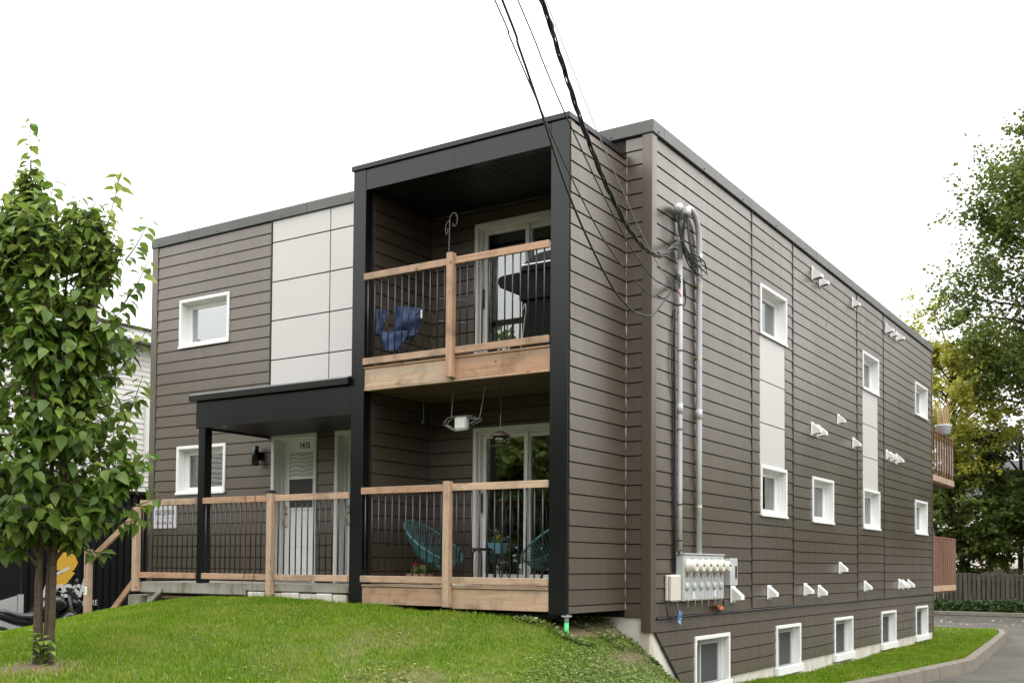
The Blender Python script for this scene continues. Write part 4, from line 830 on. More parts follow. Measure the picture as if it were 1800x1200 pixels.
# ---- overhead cables from the street pole
POLE = Vector((2.42, -14.0, 9.4))
TRK = dict(
T1=[(.811,-3.768,5.072),(.786,-3.606,4.985),(.748,-3.366,4.80),(.72,-3.19,4.665),(.69,-2.995,4.535),(.627,-2.596,4.29),(.546,-2.084,4.05),(.478,-1.65,3.905),(.431,-1.354,3.84),(.37,-.964,3.805),(.287,-.439,3.845),(.234,-.103,3.964),(.197,.13,4.094),(.14,.45,4.25),(.10,.66,4.34)],
T2=[(.797,-3.677,5.117),(.74,-3.316,4.942),(.649,-2.736,4.65),(.565,-2.204,4.405),(.455,-1.507,4.12),(.37,-.965,3.917),(.287,-.439,3.77),(.18,.16,3.70),(.05,.44,3.74)],
T3=[(.886,-4.24,4.836),(.80,-3.692,4.555),(.724,-3.215,4.335),(.582,-2.312,3.98),(.46,-1.539,3.722),(.369,-.962,3.60),(.287,-.437,3.561),(.16,.2,3.66),(.05,.46,3.72)],
T4=[(.951,-4.656,4.629),(.909,-4.384,4.475),(.823,-3.843,4.20),(.755,-3.41,3.985),(.706,-3.096,3.84),(.613,-2.51,3.62),(.542,-2.06,3.49),(.46,-1.535,3.404),(.369,-.959,3.358),(.313,-.607,3.362),(.251,-.213,3.423),(.12,.25,3.60),(.05,.48,3.72)],
T5=[(.931,-4.526,4.694),(.882,-4.217,4.48),(.832,-3.895,4.245),(.79,-3.634,4.05),(.752,-3.39,3.85),(.693,-3.016,3.60),(.605,-2.46,3.325),(.515,-1.886,3.116),(.43,-1.345,3.047),(.384,-1.056,3.064),(.336,-.752,3.112),(.296,-.499,3.205),(.251,-.212,3.378),(.15,.2,3.58),(.06,.46,3.73)])
def ext(tr, dz, dx):
    a, b = Vector(tr[0]), Vector(tr[2]); d = (a-b).normalized(); end = POLE+Vector((dx, 0, dz)); L = (end-a).length; pts = []
    for t in (1.0, .75, .5, .25):
        h00, h10, h01, h11 = 2*t**3-3*t*t+1, t**3-2*t*t+t, -2*t**3+3*t*t, t**3-t*t; m1 = (end-a).normalized()*L
        pts.append(a*h00+d*L*h10+end*h01+m1*.6*h11)
    return catmull(pts+[Vector(q) for q in tr], 5)
def cable(key, r, label, dz, dx, mat='cable_black', twist=False):
    p = ext(TRK[key], dz, dx); mb = MB()
    if twist:
        p2 = []
        for i in range(len(p)-1): p2 += [p[i].lerp(p[i+1], k/3) for k in range(3)]
        s = 0; path = []
        for i, q in enumerate(p2):
            if i: s += (q-p2[i-1]).length
            d = (p2[min(i+1, len(p2)-1)]-p2[max(i-1, 0)]).normalized(); u = d.cross(Vector((0, 0, 1))).normalized(); v = d.cross(u); path.append((q, u, v, s))
        for j in range(3): mb.tube([q+(u*math.cos(s*8.5+j*2.09)+v*math.sin(s*8.5+j*2.09))*r*1.25 for q, u, v, s in path], r if j else r*.7, 6)
    else: mb.tube(p, r, 6)
    tag(mb.out('overhead_cable', mat, None, True), label, 'cable', 'overhead cables to the building')
cable('T1', .0115, 'thickest twisted power cable running from the sky to the conduit head', 0, 0, twist=True)
cable('T2', .0045, 'thin rightmost wire just right of the twisted power cable', .25, .1, 'cable_grey')
cable('T3', .0060, 'middle single wire crossing the top corner of the balcony bay', -.5, -.1)
cable('T4', .0060, 'thin leftmost wire of the left pair of overhead cables', -.9, -.2)
cable('T5', .0100, 'sagging black cable that dips lowest across the bay side wall', -.8, -.15)
po = MB().tube([(2.42, -14.15, -1.4), (2.42, -14.15, 9.9)], [.16, .11], 14).out('utility_pole', 'pole_wood', None, True); tag(po, 'round wooden utility pole holding the street end of the cables', 'utility pole'); MB().box(1.5, 3.3, -14.08, -13.97, 9.35, 9.47).out('crossarm', 'pole_wood', po)

# ------------------------------------------------------------------ things on the facade and balconies
l = empty('wall_lamp', 'black cylinder wall lamp left of the front door', 'wall lamp', (0, 0, 0)); MB().lathe([(.052, 0), (.052, .285)], (-6.275, -.125, 1.84), (0, 0, 1), 20).out('cylinder', 'black_metal', l, True); MB().box(-6.33, -6.22, -.075, -.02, 1.93, 2.04).out('bracket', 'black_metal', l)
s = MB().box(-8.62, -8.09, -.036, -.024, .955, 1.305).out('company_sign', 'sign_grey', None); tag(s, 'grey company sign lettered INGENIO on the wall behind the porch bars', 'sign')
RX = Matrix.Rotation(math.pi/2, 4, 'X')
text_mesh('lettering', 'INGENIO', .118, 'number_black', s, Matrix.Translation((-8.352, -.037, 1.195)) @ RX, .001, xs=.92); text_mesh('lettering', '581 814-3101', .072, 'number_black', s, Matrix.Translation((-8.355, -.037, 1.035)) @ RX, .001); MB().box(-8.56, -8.14, -.0375, -.0365, 1.108, 1.112).out('rule', 'bbq_grey', s)
def strings():
    for x, lab in ((-5.13, 'thin red cord hanging down the porch bars, left one'), (-4.66-.29, 'thin red cord hanging down the porch bars, right one near the post')):
        tag(MB().tube(catmull([(x, D-.045, 1.295), (x-.01, D-.048, .9), (x+.015, D-.047, .5), (x+.0, D-.046, .25), (x-.02, D-.05, .12), (x+.03, D-.06, -.02)], 6), .004, 5).out('cord', 'cord_red', None), lab, 'cord')
strings()
# tilted slab under the porch end
tag(MB().box(-.42, .42, -.30, .30, -.03, .03, Matrix.Translation((-7.08, -1.12, -.15)) @ Matrix.Rotation(.30, 4, 'Z') @ Matrix.Rotation(-.75, 4, 'Y')).out('broken_slab', 'concrete_slab', None, bevel=.01), 'broken concrete slab tilted under the left end of the porch', 'slab')
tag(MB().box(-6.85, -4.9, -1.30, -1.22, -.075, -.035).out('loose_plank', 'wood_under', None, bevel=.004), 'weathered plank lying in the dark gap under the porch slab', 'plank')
def stairs():
    t = empty('porch_stairs', 'concrete steps with sloping timber handrails at the left porch end', 'stairs', (-7.8, -.7, -1.2))
    t.location = (0, 0, 0)
    for i in range(7): MB().box(-7.275-.27*(i+1), -7.275-.27*i, D+.02, -.1, -1.3, .152-.19*(i+1)).out('step', 'concrete_slab', t, bevel=.01)
    MB().box(-8.465, -8.375, D-.05, D+.04, -1.2, .60).out('post', 'wood_z', t, bevel=.005)
    for (a, b) in (((-7.30, 1.14), (-8.44, .42)), ((-7.30, .24), (-8.44, -.80))):
        L = math.hypot(b[0]-a[0], b[1]-a[1]); an = math.atan2(b[1]-a[1], b[0]-a[0]); MB().box(0, L, -.04, -.001, -.045, .045, Matrix.Translation((a[0], D+.03, a[1])) @ Matrix.Rotation(-an, 4, 'Y')).out('handrail', 'wood_x', t, bevel=.004)
    p = MB().box(-8.462, -8.378, D-.053, D-.0505, -.06, .06).out('number_plate', 'white_paint', t); text_mesh('digit', '2', .09, 'number_black', p, Matrix.Translation((-8.44, D-.054, 0)) @ RX, .001)
stairs()
def string_chair(cx, cy, cz, face, label):
    ch = empty('string_chair', label, 'chair', (cx, cy, .18), 'round string chairs on the lower balcony'); ch.location = (0, 0, 0)
    c = Vector((cx, cy, cz)); e1 = Vector((face*.355, 0, -.255)); e2 = Vector((0, .37, 0)); n = Vector((face*.255, 0, .355)).normalized(); m = 40
    rim = [c+e1*math.cos(a)+e2*math.sin(a)*(1+.08*math.cos(a)) for a in np.linspace(0, 2*math.pi, m, endpoint=False)]
    MB().tube(rim, .014, 8, closed=True).out('rim', 'teal', ch, True)
    hub = c+e1*.42-n*.24; hr = [hub+e1.normalized()*.085*math.cos(a)+e2.normalized()*.085*math.sin(a) for a in np.linspace(0, 2*math.pi, 16, endpoint=False)]
    MB().tube(hr, .008, 6, closed=True).out('seat_ring', 'teal', ch, True); mb = MB(); k = 62
    for i in range(k):
        a = 2*math.pi*i/k; p = c+e1*math.cos(a)+e2*math.sin(a)*(1+.08*math.cos(a)); q = hub+e1.normalized()*.085*math.cos(a)+e2.normalized()*.085*math.sin(a); mid = (p+q)/2-n*.055; mb.tube([p, p.lerp(mid, .5)-n*.012, mid, q], .0052, 5, cap=False)
    mb.out('strings', 'teal', ch, True); mb = MB()
    ring2 = [hub-n*.02+Vector((math.cos(a), math.sin(a), 0))*.20 for a in np.linspace(0, 2*math.pi, 20, endpoint=False)]
    ring2 = [Vector((p.x, p.y, hub.z+.03)) for p in ring2]; MB().tube(ring2, .008, 6, closed=True).out('base_ring', 'number_black', ch)
    for a in (.5, 2.6, 4.7): MB().tube([(hub.x+.17*math.cos(a), hub.y+.17*math.sin(a), hub.z+.03), (hub.x+.30*math.cos(a), hub.y+.30*math.sin(a), .184)], .009, 6).out('leg', 'number_black', ch)
string_chair(-2.66, -.60, .705, 1, 'teal round string chair in the left half of the lower balcony'); string_chair(-.98, -.52, .715, -1, 'teal string chair half hidden behind the right black bay post')
def side_table():
    t = empty('side_table', 'small black tubular side table between the string chairs', 'table', (0, 0, 0))
    for y in (-.62, -.34): MB().tube(catmull([(-2.24, y, .18), (-2.24, y, .53), (-2.215, y, .59), (-2.17, y, .605), (-1.99, y, .605), (-1.94, y, .59), (-1.915, y, .53), (-1.915, y, .18)], 5), .013, 8).out('leg_frame', 'number_black', t, True)
    MB().box(-2.2, -1.96, -.63, -.33, .612, .625).out('table_top', 'number_black', t)
side_table()
def leafy(name, parent, c, rad, n, size, mat, seed, zs=1.0):
    r = np.random.default_rng(seed); p = r.normal(size=(n, 3)); p /= np.linalg.norm(p, axis=1)[:, None]; p *= (r.random(n)**.4)[:, None]*np.array([rad, rad, rad*zs]); p += np.array(c)
    a = r.normal(size=(n, 3)); a /= np.linalg.norm(a, axis=1)[:, None]; b = np.cross(a, r.normal(size=(n, 3))); b /= np.linalg.norm(b, axis=1)[:, None]; s = r.uniform(.6, 1.2, n)[:, None]*size
    V = np.stack([p-a*s, p+b*s*.5, p+a*s, p-b*s*.5], 1); return mesh_np(name, V.reshape(-1, 3), np.arange(4*n).reshape(n, 4), mat, parent, attr=('tint', np.repeat(r.random(n), 4)))
def planters():
    p = empty('flower_pot', 'low tan planter with red flowers under the left string chair', 'flower pot', (0, 0, 0)); MB().hexa([(-2.72, -1.02, .182), (-2.48, -1.02, .182), (-2.48, -.86, .182), (-2.72, -.86, .182), (-2.75, -1.04, .31), (-2.45, -1.04, .31), (-2.45, -.84, .31), (-2.75, -.84, .31)]).out('pot', 'terracotta', p); leafy('foliage', p, (-2.6, -.94, .36), .10, 160, .03, 'weed_leaf', 1, .6); leafy('flowers', p, (-2.63, -.95, .41), .07, 26, .022, 'petal', 2, .7)
    q = empty('hanging_planter', 'light blue planter with orange flowers on a dark stand by the patio door', 'flower pot', (0, 0, 0)); MB().hexa([(-2.00, -.30, .56), (-1.87, -.30, .56), (-1.87, -.17, .56), (-2.00, -.17, .56), (-2.03, -.33, .69), (-1.84, -.33, .69), (-1.84, -.14, .69), (-2.03, -.14, .69)]).out('pot', 'light_blue', q); leafy('foliage', q, (-1.93, -.24, .73), .09, 120, .025, 'weed_leaf', 3, .6); leafy('flowers', q, (-1.93, -.25, .76), .06, 14, .02, 'paint_yellow', 4, .6)
    mb = MB()
    for dx, dy in ((-.06, -.06), (.06, -.06), (.06, .06), (-.06, .06)): mb.tube([(-1.935+dx, -.235+dy, .56), (-1.935+dx*1.7, -.235+dy*1.7, .182)], .008, 6)
    mb.out('stand', 'number_black', q)
    c = MB().box(-2.10, -1.93, -.95, -.78, .182, .25).out('carton', 'white_paint', None); tag(c, 'small white and orange carton on the lower deck boards', 'box'); MB().box(-2.05, -1.95, -.953, -.951, .195, .235).out('print', 'orange_plastic', c)
planters()
def hanging():
    f = empty('bird_feeder', 'tin-roofed glass bird feeder hanging on a chain before the patio door', 'bird feeder', (0, 0, 0)); c = (-1.47, -.9)
    MB().lathe([(.004, .075), (.03, .065), (.115, .015), (.12, .004), (.118, 0)], (*c, 1.90), (0, 0, 1), 24).out('roof', 'feeder_tin', f, True); MB().lathe([(.062, 0), (.082, .115)], (*c, 1.795), (0, 0, 1), 20).out('jar', 'jar_glass', f, True); MB().lathe([(.058, 0), (.062, .03)], (*c, 1.797), (0, 0, 1), 16).out('seed', 'feeder_seed', f, True); MB().lathe([(.10, 0), (.105, .012)], (*c, 1.782), (0, 0, 1), 24).out('tray', 'feeder_tin', f)
    MB().tube([(*c, 1.97), (*c, 2.15)], .003, 5).out('wire', 'chain_steel', f); MB().tube([(*c, 2.15), (c[0]+.012, c[1], 2.19), (c[0], c[1], 2.24), (*c, 2.51)], .004, 5).out('cord', 'cord_green', f)
    s = empty('suet_feeder', 'bird-shaped wire feeder holding a white suet block on two chains', 'bird feeder', (0, 0, 0)); sc = Vector((-2.02, -.9, 2.085))
    MB().box(sc.x-.085, sc.x+.085, sc.y-.045, sc.y+.045, sc.z-.075, sc.z+.078).out('suet_block', 'suet', s, bevel=.02)
    o = [(-.26, -.005), (-.23, .03), (-.17, .075), (-.08, .085), (.08, .085), (.17, .08), (.13, .05), (.26, .045), (.265, .03), (.13, -.02), (.08, -.075), (-.07, -.085), (-.14, -.05), (-.20, -.015)]
    for dy in (-.04, .04): MB().tube([sc+Vector((a, dy, b)) for a, b in o], .0028, 5, closed=True).out('wire_outline', 'chain_steel', s)
    MB().tube([sc+Vector((-.12, -.04, .085)), sc+Vector((-.13, 0, .42))], .005, 5).out('chain', 'chain_steel', s); MB().tube([sc+Vector((.255, 0, .045)), sc+Vector((.29, 0, .20)), sc+Vector((.33, 0, .425))], .005, 5).out('chain', 'chain_steel', s)
    for a in (-.15, -.19): MB().tube([sc+Vector((a, -.04, .05)), sc+Vector((a-.03, -.04, -.01)), sc+Vector((a+.02, -.04, -.03))], .004, 5).out('wire_rib', 'chain_steel', s)
    tag(MB().tube(catmull([(-2.59, -.9, 2.51), (-2.59, -.9, 2.19), (-2.585, -.9, 2.15), (-2.605, -.9, 2.13), (-2.62, -.9, 2.155)], 5), .004, 5).out('empty_hook', 'cord_green', None), 'empty dark green hook hanging at the left under the upper deck', 'hook')
    h = empty('shepherd_hook', 'slim metal pole with two curled hooks tied to the upper rail post', 'hook pole', (0, 0, 0)); x, y = -1.965, D+.02
    MB().tube([(x, y, 2.80), (x+.02, y, 3.5), (x+.045, y, 4.38)], .0055, 6).out('pole', 'feeder_tin', h); X = x+.045
    MB().tube(catmull([(X, y, 4.33), (X, y, 4.40), (X+.05, y, 4.46), (X+.10, y, 4.42), (X+.10, y, 4.33), (X+.06, y, 4.30), (X+.045, y, 4.34)], 5), .0045, 6).out('hook', 'feeder_tin', h); MB().tube(catmull([(X, y, 4.35), (X-.03, y, 4.37), (X-.06, y, 4.31), (X-.05, y, 4.23), (X-.025, y, 4.25), (X-.03, y, 4.29)], 5), .004, 6).out('hook', 'feeder_tin', h)
    for z in (3.20, 3.46): MB().tube([(x-.08, y-.02, z+.03), (x+.02, y, z+.01), (x+.30, y+.02, z-.03)], .005, 5).out('prong', 'chain_steel', h)
hanging()
def bbq():
    b = empty('barbecue', 'covered black barbecue grill behind the upper balcony bars', 'barbecue', (0, 0, 0)); y0, y1 = -1.0, -.45; mb = MB()
    prof = [(-1.17, 3.74), (-1.15, 3.79), (-1.09, 3.85), (-1.00, 3.90), (-.90, 3.93), (-.76, 3.94), (-.64, 3.91), (-.585, 3.74)]; mb.prism([(p[0], p[1]) for p in prof], 1, y0, y1); mb.out('lid', 'bbq_grey', b, bevel=.015)
    MB().prism([(-1.46, 3.66), (-1.43, 3.60), (-1.20, 3.50), (-1.17, 3.50), (-1.17, 3.745), (-1.40, 3.735), (-1.45, 3.72)], 1, y0, y1).out('side_shelf', 'bbq_cover', b, bevel=.01)
    MB().box(-1.18, -.585, y0+.02, y1-.02, 3.42, 3.738).out('firebox', 'bbq_cover', b, bevel=.01); MB().box(-1.16, -.6, y0+.05, y1-.05, 2.86, 3.42).out('cart', 'bbq_cover', b, bevel=.01)
    MB().tube([(-1.10, y0-.03, 3.80), (-.65, y0-.03, 3.80)], .012, 8).out('handle', 'steel', b); MB().tube(catmull([(-1.10, y0-.02, 3.30), (-1.06, y0-.03, 3.36), (-1.05, y0-.03, 3.28), (-1.07, y0-.02, 3.2), (-1.13, y0-.01, 2.8)], 5), .008, 6).out('gas_hose', 'chain_steel', b)
    for x in (-1.12, -.64):
        for y in (y0+.08, y1-.08): MB().lathe([(.035, -.02), (.035, .02)], (x, y, 2.83), (0, 1, 0), 12).out('castor', 'rubber', b)
bbq()
def camp_chair():
    c = empty('camp_chair', 'crumpled blue folding camp chair in the left corner of the upper balcony', 'camp chair', (0, 0, 0)); r = np.random.default_rng(9)
    def cloth(name, corners, nu, nv, sag, amp, seed, mat='blue_cloth'):
        q = [Vector(p) for p in corners]; V = []; nrm = (q[1]-q[0]).cross(q[3]-q[0]).normalized(); rr = np.random.default_rng(seed); ph = rr.uniform(0, 6, 6)
        for j in range(nv+1):
            for i in range(nu+1):
                u, v = i/nu, j/nv; p = q[0].lerp(q[1], u).lerp(q[3].lerp(q[2], u), v); w_ = sag*math.sin(math.pi*u)*math.sin(math.pi*v)+amp*(math.sin(u*7+ph[0]+v*3)+math.sin(v*9+ph[1]-u*4)*.6+math.sin(u*15+ph[2])*.35); V.append(p+nrm*w_+Vector((0, 0, -abs(sag)*.4*math.sin(math.pi*u)*(1-v))))
        F = [(j*(nu+1)+i, j*(nu+1)+i+1, (j+1)*(nu+1)+i+1, (j+1)*(nu+1)+i) for j in range(nv) for i in range(nu)]; o = obj(name, V, F, mat, c, True); return o
    y = -1.17
    cloth('backrest', [(-2.84, y, 3.17), (-2.58, y+.10, 3.17), (-2.47, y+.12, 3.50), (-2.85, y-.02, 3.52)], 12, 12, .05, .030, 1); cloth('seat', [(-3.02, y-.05, 3.05), (-2.60, y-.06, 3.05), (-2.58, y+.12, 3.22), (-3.04, y+.10, 3.25)], 12, 8, -.09, .024, 2)
    cloth('front_drape', [(-2.95, y-.05, 2.99), (-2.66, y-.05, 2.99), (-2.58, y-.04, 3.19), (-3.03, y-.04, 3.24)], 10, 6, .03, .022, 4); cloth('armrest', [(-3.12, y, 3.22), (-3.02, y+.03, 3.24), (-3.02, y+.05, 3.52), (-3.13, y+.0, 3.54)], 8, 8, .03, .022, 3)
    cloth('care_label', [(-2.505, y+.085, 3.36), (-2.475, y+.09, 3.36), (-2.475, y+.095, 3.47), (-2.51, y+.09, 3.46)], 2, 3, 0, .003, 6, 'white_paint')
    for a, b in (((-3.08, y, 3.5), (-2.62, y-.02, 2.80)), ((-2.50, y+.1, 3.5), (-2.95, y-.02, 2.80)), ((-2.60, y+.12, 3.2), (-2.86, y+.1, 2.80)), ((-3.03, y+.1, 3.25), (-2.75, y+.1, 2.80))): MB().tube([a, b], .009, 6).out('leg', 'number_black', c)
camp_chair()
p = empty('planter', 'white pot of dry straw-coloured grass on the rear balcony rail', 'flower pot', (0, 0, 0)); MB().lathe([(.10, 0), (.15, .02), (.19, .20), (.20, .21), (.20, .235)], (-.03, 16.45, 3.67), (0, 0, 1), 18).out('pot', 'pot_white', p, True)
mb = MB(); r_ = random.Random(8)
for i in range(46):
    a = r_.uniform(0, 6.28); h = r_.uniform(.25, .75); l_ = r_.uniform(.02, .22); b = Vector((-.03+.13*math.cos(a)*r_.random(), 16.45+.13*math.sin(a)*r_.random(), 3.88)); mb.tube([b, b+Vector((l_*.3*math.cos(a), l_*.3*math.sin(a), h*.6)), b+Vector((l_*math.cos(a), l_*math.sin(a), h))], [.008, .008, .003], 4)
mb.out('dry_grass', 'straw', p)
tag(MB().prism([(15.1, 1.165), (15.1, 1.32), (15.3, 1.40), (15.7, 1.38), (15.9, 1.2), (15.92, 1.165)], 0, -.6, -.12).out('covered_grill', 'tarp_grey', None), 'dark tarp-covered shape above the rear lower balcony', 'cover')

# ------------------------------------------------------------------ trees
def frame_from(d, up):
    d = d/np.linalg.norm(d, axis=1)[:, None]; s = np.cross(d, up); s /= np.linalg.norm(s, axis=1)[:, None]+1e-9; return d, s, np.cross(s, d)
LEAF = np.array([(0, 0, 0), (-.30, .22, .05), (0, .20, -.03), (.30, .22, .05), (-.27, .55, .03), (0, .55, -.05), (.27, .55, .03), (0, 1.0, -.20)])   # side, along, up
LEAF_F = np.array([(0, 2, 1), (0, 3, 2), (1, 2, 4), (2, 5, 4), (2, 3, 5), (3, 6, 5), (4, 5, 7), (5, 6, 7)])
def lilac():
    r = np.random.default_rng(31); B = Vector((-2.57, -5.9, float(hz(-2.57, -5.9)[0])-.03)); lat = _r2.copy(); lat.z = 0; lat.normalize(); fwd = Vector((_f.x, _f.y, 0)).normalized()
    t = empty('lilac_tree', 'multi-stemmed young tree with heart-shaped green leaves on the front lawn', 'tree', B); t.location = (0, 0, 0)
    def L(a, b, z): return Vector((B.x, B.y, 0))+lat*a+fwd*b+Vector((0, 0, z))
    z0 = B.z
    stems = [[L(-.035, 0, z0), L(-.046, 0, -.2), L(-.052, .01, .35), L(-.05, .02, .75), L(-.10, .03, 1.3), L(-.12, .0, 2.0), L(-.16, 0, 2.9), L(-.19, 0, 3.45)],
             [L(.02, .02, z0), L(.02, .02, -.1), L(.022, .03, .35), L(.06, .04, .7), L(.12, .08, 1.2), L(.15, .1, 2.0), L(.30, .1, 2.7), L(.42, .05, 3.2)],
             [L(.050, -.01, z0), L(.064, -.01, -.15), L(.072, -.01, .40), L(.10, -.02, .75), L(.16, -.10, 1.2), L(.25, -.15, 1.9), L(.40, -.15, 2.5), L(.60, -.1, 2.95)],
             [L(.03, .05, .30), L(.0, .10, .75), L(-.05, .2, 1.4), L(-.05, .3, 2.1), L(.0, .3, 2.9), L(.05, .25, 3.2)],
             [L(-.05, .0, .45), L(-.18, -.05, .75), L(-.38, -.1, 1.3), L(-.48, -.1, 2.0), L(-.5, -.05, 2.7), L(-.48, 0, 3.1)],
             [L(.06, -.02, .40), L(.22, -.05, .60), L(.45, -.08, .85), L(.62, -.1, 1.05)], [L(-.05, 0, .38), L(-.2, 0, .55), L(-.42, .02, .85), L(-.6, .05, 1.1)],
             [L(.0, -.04, .55), L(.02, -.22, 1.0), L(.05, -.38, 1.5), L(.05, -.42, 2.1), L(.02, -.3, 2.7)]]
    rad = [[.062, .044, .037, .032, .026, .019, .012, .006], [.045, .032, .026, .024, .021, .017, .011, .006], [.052, .036, .031, .028, .023, .018, .011, .006], [.030, .026, .02, .016, .01, .005], [.030, .026, .02, .016, .01, .005], [.022, .017, .012, .007], [.022, .017, .012, .007], [.028, .022, .016, .011, .006]]
    mb = MB(); limbs = []
    for s, q in zip(stems, rad):
        p = catmull(s, 5); rr = list(np.interp(np.linspace(0, 1, len(p)), np.linspace(0, 1, len(q)), q)); rr = [a*(1+.07*math.sin(i*2.3))*.84 for i, a in enumerate(rr)]; mb.tube(p, rr, 9); limbs.append(p)
    mb.out('trunk', 'bark', t, True)
    zt = [.25, .5, .75, 1.0, 1.4, 1.9, 2.4, 2.8, 3.05, 3.25, 3.5]; rt = [.15, .30, .62, .76, .76, .74, .70, .62, .52, .42, .26]
    tw = MB(); pos = []; dirs = []; ups = []; sz = []
    allp = [q for p in limbs for q in p if q.z > .35]
    def twig(a, b, leaf0=.2, gap=.062, n_end=2):
        mid = a.lerp(b, .5)+Vector((0, 0, -.03)); pts = catmull([a, mid, b], 5); tw.tube(pts, list(np.linspace(.0065, .0022, len(pts))), 5, cap=False); Ln = (b-a).length; k = 0; s = leaf0*Ln; ax = (b-a).normalized(); ph = r.uniform(0, 3.14)
        while s < Ln:
            p = pts[min(int(s/Ln*(len(pts)-1)), len(pts)-1)].lerp(pts[min(int(s/Ln*(len(pts)-1))+1, len(pts)-1)], (s/Ln*(len(pts)-1)) % 1.0)
            u = ax.orthogonal().normalized(); v = ax.cross(u); an = ph+k*1.57
            for sg in (1, -1):
                d = (u*math.cos(an)+v*math.sin(an))*sg; d = d+ax*.35+Vector((0, 0, -.55-.35*r.random())); d += Vector(r.normal(size=3)*.22); pos.append(p+d.normalized()*.018); dirs.append(d); ups.append(Vector((0, 0, 1))+ax*.4+Vector(r.normal(size=3)*.35)); sz.append(r.uniform(.088, .148)*(1.0 if s < Ln*.85 else .85))
            k += 1; s += gap*r.uniform(.85, 1.2)
    for i in range(520):
        z = r.uniform(.66, 3.25) if i < 400 else r.uniform(2.1, 3.3); R_ = np.interp(z, zt, rt); a = r.uniform(0, 2*math.pi); rr = R_*math.sqrt(r.uniform(.10, 1.0)); e = L(rr*math.cos(a)-.16*min(1, max(0, (z-2.0)/1.2)), rr*math.sin(a)*.85, z+r.uniform(0, .15))
        cand = sorted(allp, key=lambda q: (q-e).length + (1.2 if q.z > e.z-.08 else 0))[:4]; s = cand[int(r.integers(0, 3))]; d = e-s
        if d.length > .62: s = e-d.normalized()*.62
        twig(s, e, .12)
    for a, b in ((L(-.17, 0, 3.2), L(-.21, 0, 4.06)), (L(.37, .05, 3.0), L(.53, .05, 3.66)), (L(.60, 0, 2.9), L(.79, 0, 3.24)), (L(.60, 0, 2.55), L(.80, 0, 2.92)), (L(.12, .1, 3.0), L(.17, .1, 3.47)), (L(-.33, 0, 2.95), L(-.36, 0, 3.45)), (L(.55, -.05, .85), L(.93, -.05, .96)), (L(.60, 0, 1.5), L(.76, 0, 1.95)), (L(.58, 0, 2.0), L(.78, .0, 2.32)), (L(.22, 0, .58), L(.50, -.05, .50)), (L(-.1, 0, .65), L(-.32, -.05, .50)), (L(-.5, 0, 2.6), L(-.56, 0, 3.3)), (L(.60, -.1, 1.0), L(.86, -.1, 1.32)), (L(.5, -.1, .75), L(.85, -.05, .80))): twig(a, b, .04, .050)
    for i in range(26):
        a = r.uniform(0, 6.28); rr = r.uniform(.05, .55); zz = 3.22-.85*rr+r.uniform(-.12, .05); p0 = L(rr*math.cos(a), rr*math.sin(a)*.8, zz-.15); p0 = p0-lat*.12; twig(p0, p0+lat*(.12*math.cos(a)+.01)+fwd*.08*math.sin(a)+Vector((0, 0, r.uniform(.28, .50))), .10, .052)
    for i in range(46):
        zz = r.uniform(2.95, 3.75); rr = .34*(3.95-zz)*math.sqrt(r.random()); a = r.uniform(0, 6.28); p1 = L(-.19+rr*math.cos(a), rr*math.sin(a), zz); twig(L(-.18+rr*.3*math.cos(a), rr*.3*math.sin(a), zz-.22), p1, .15, .045)
    for i in range(16):
        zz = r.uniform(2.8, 3.4); p1 = L(.40+.20*r.random()-.12*(zz-2.8), r.uniform(-.1, .1), zz); twig(p1-lat*.12-Vector((0, 0, .2)), p1, .15, .045)
    tw.out('twigs', 'bark', t, True)
    P = np.array([tuple(p) for p in pos]); Dd = np.array([tuple(p) for p in dirs]); U = np.array([tuple(p) for p in ups]); S = np.array(sz); n = len(P); d, s, u = frame_from(Dd, U); tint = np.clip(r.normal(.45, .24, n)+.18*np.clip(P[:, 2]-2.2, 0, 1.5), 0, 1)
    dist = np.linalg.norm(P-np.array(CAM), axis=1); order = np.argsort(dist); big, rest_ = order[:298], order[298:]
    V = P[rest_, None, :]+(LEAF[None, :, 0, None]*s[rest_, None, :]+LEAF[None, :, 1, None]*d[rest_, None, :]+LEAF[None, :, 2, None]*u[rest_, None, :])*S[rest_, None, None]; m = len(rest_); F = (LEAF_F[None]+np.arange(m)[:, None, None]*8).reshape(-1, 3)
    stuff(mesh_np('foliage', V.reshape(-1, 3), F, 'lilac_leaf', t, attr=('tint', np.repeat(tint[rest_], 8)), smooth=True))
    protos = []
    for k in range(6):
        o = mesh_np('leaf', LEAF*np.array([1+.05*k, 1, 1+.25*k]), LEAF_F, 'lilac_leaf', t, attr=('tint', np.full(8, .12+.14*k)), smooth=True); protos.append(o)
    for q, i in enumerate(big):
        k = int(np.clip((tint[i]-.05)/.15, 0, 5)); o = protos[q] if q < 6 else protos[k].copy()
        if q >= 6: COL.objects.link(o)
        M = Matrix(((s[i][0], d[i][0], u[i][0], P[i][0]), (s[i][1], d[i][1], u[i][1], P[i][1]), (s[i][2], d[i][2], u[i][2], P[i][2]), (0, 0, 0, 1))) @ Matrix.Scale(float(S[i]), 4); o.matrix_basis = M
    # sprout at the foot
    sp = empty('sucker_shoot', 'pale green leafy shoots sprouting at the foot of the lawn tree', 'plant', B); sp.location = (0, 0, 0); mb = MB(); ps = []; ds = []; zs_ = []
    for i in range(7):
        a = r.uniform(-.6, 1.2); h = r.uniform(.08, .30); e = L(.0+.10*math.sin(a*2+i), -.07-.05*r.random(), z0+.03+h); mb.tube([L(.0+.03*i/7, -.06, z0), e], .003, 4)
        for q in range(5): ps.append(tuple(e-Vector((0, 0, .03*q)))); an = r.uniform(0, 6.28); ds.append((math.cos(an), math.sin(an), r.uniform(-.35, .25))); zs_.append(r.uniform(.055, .095))
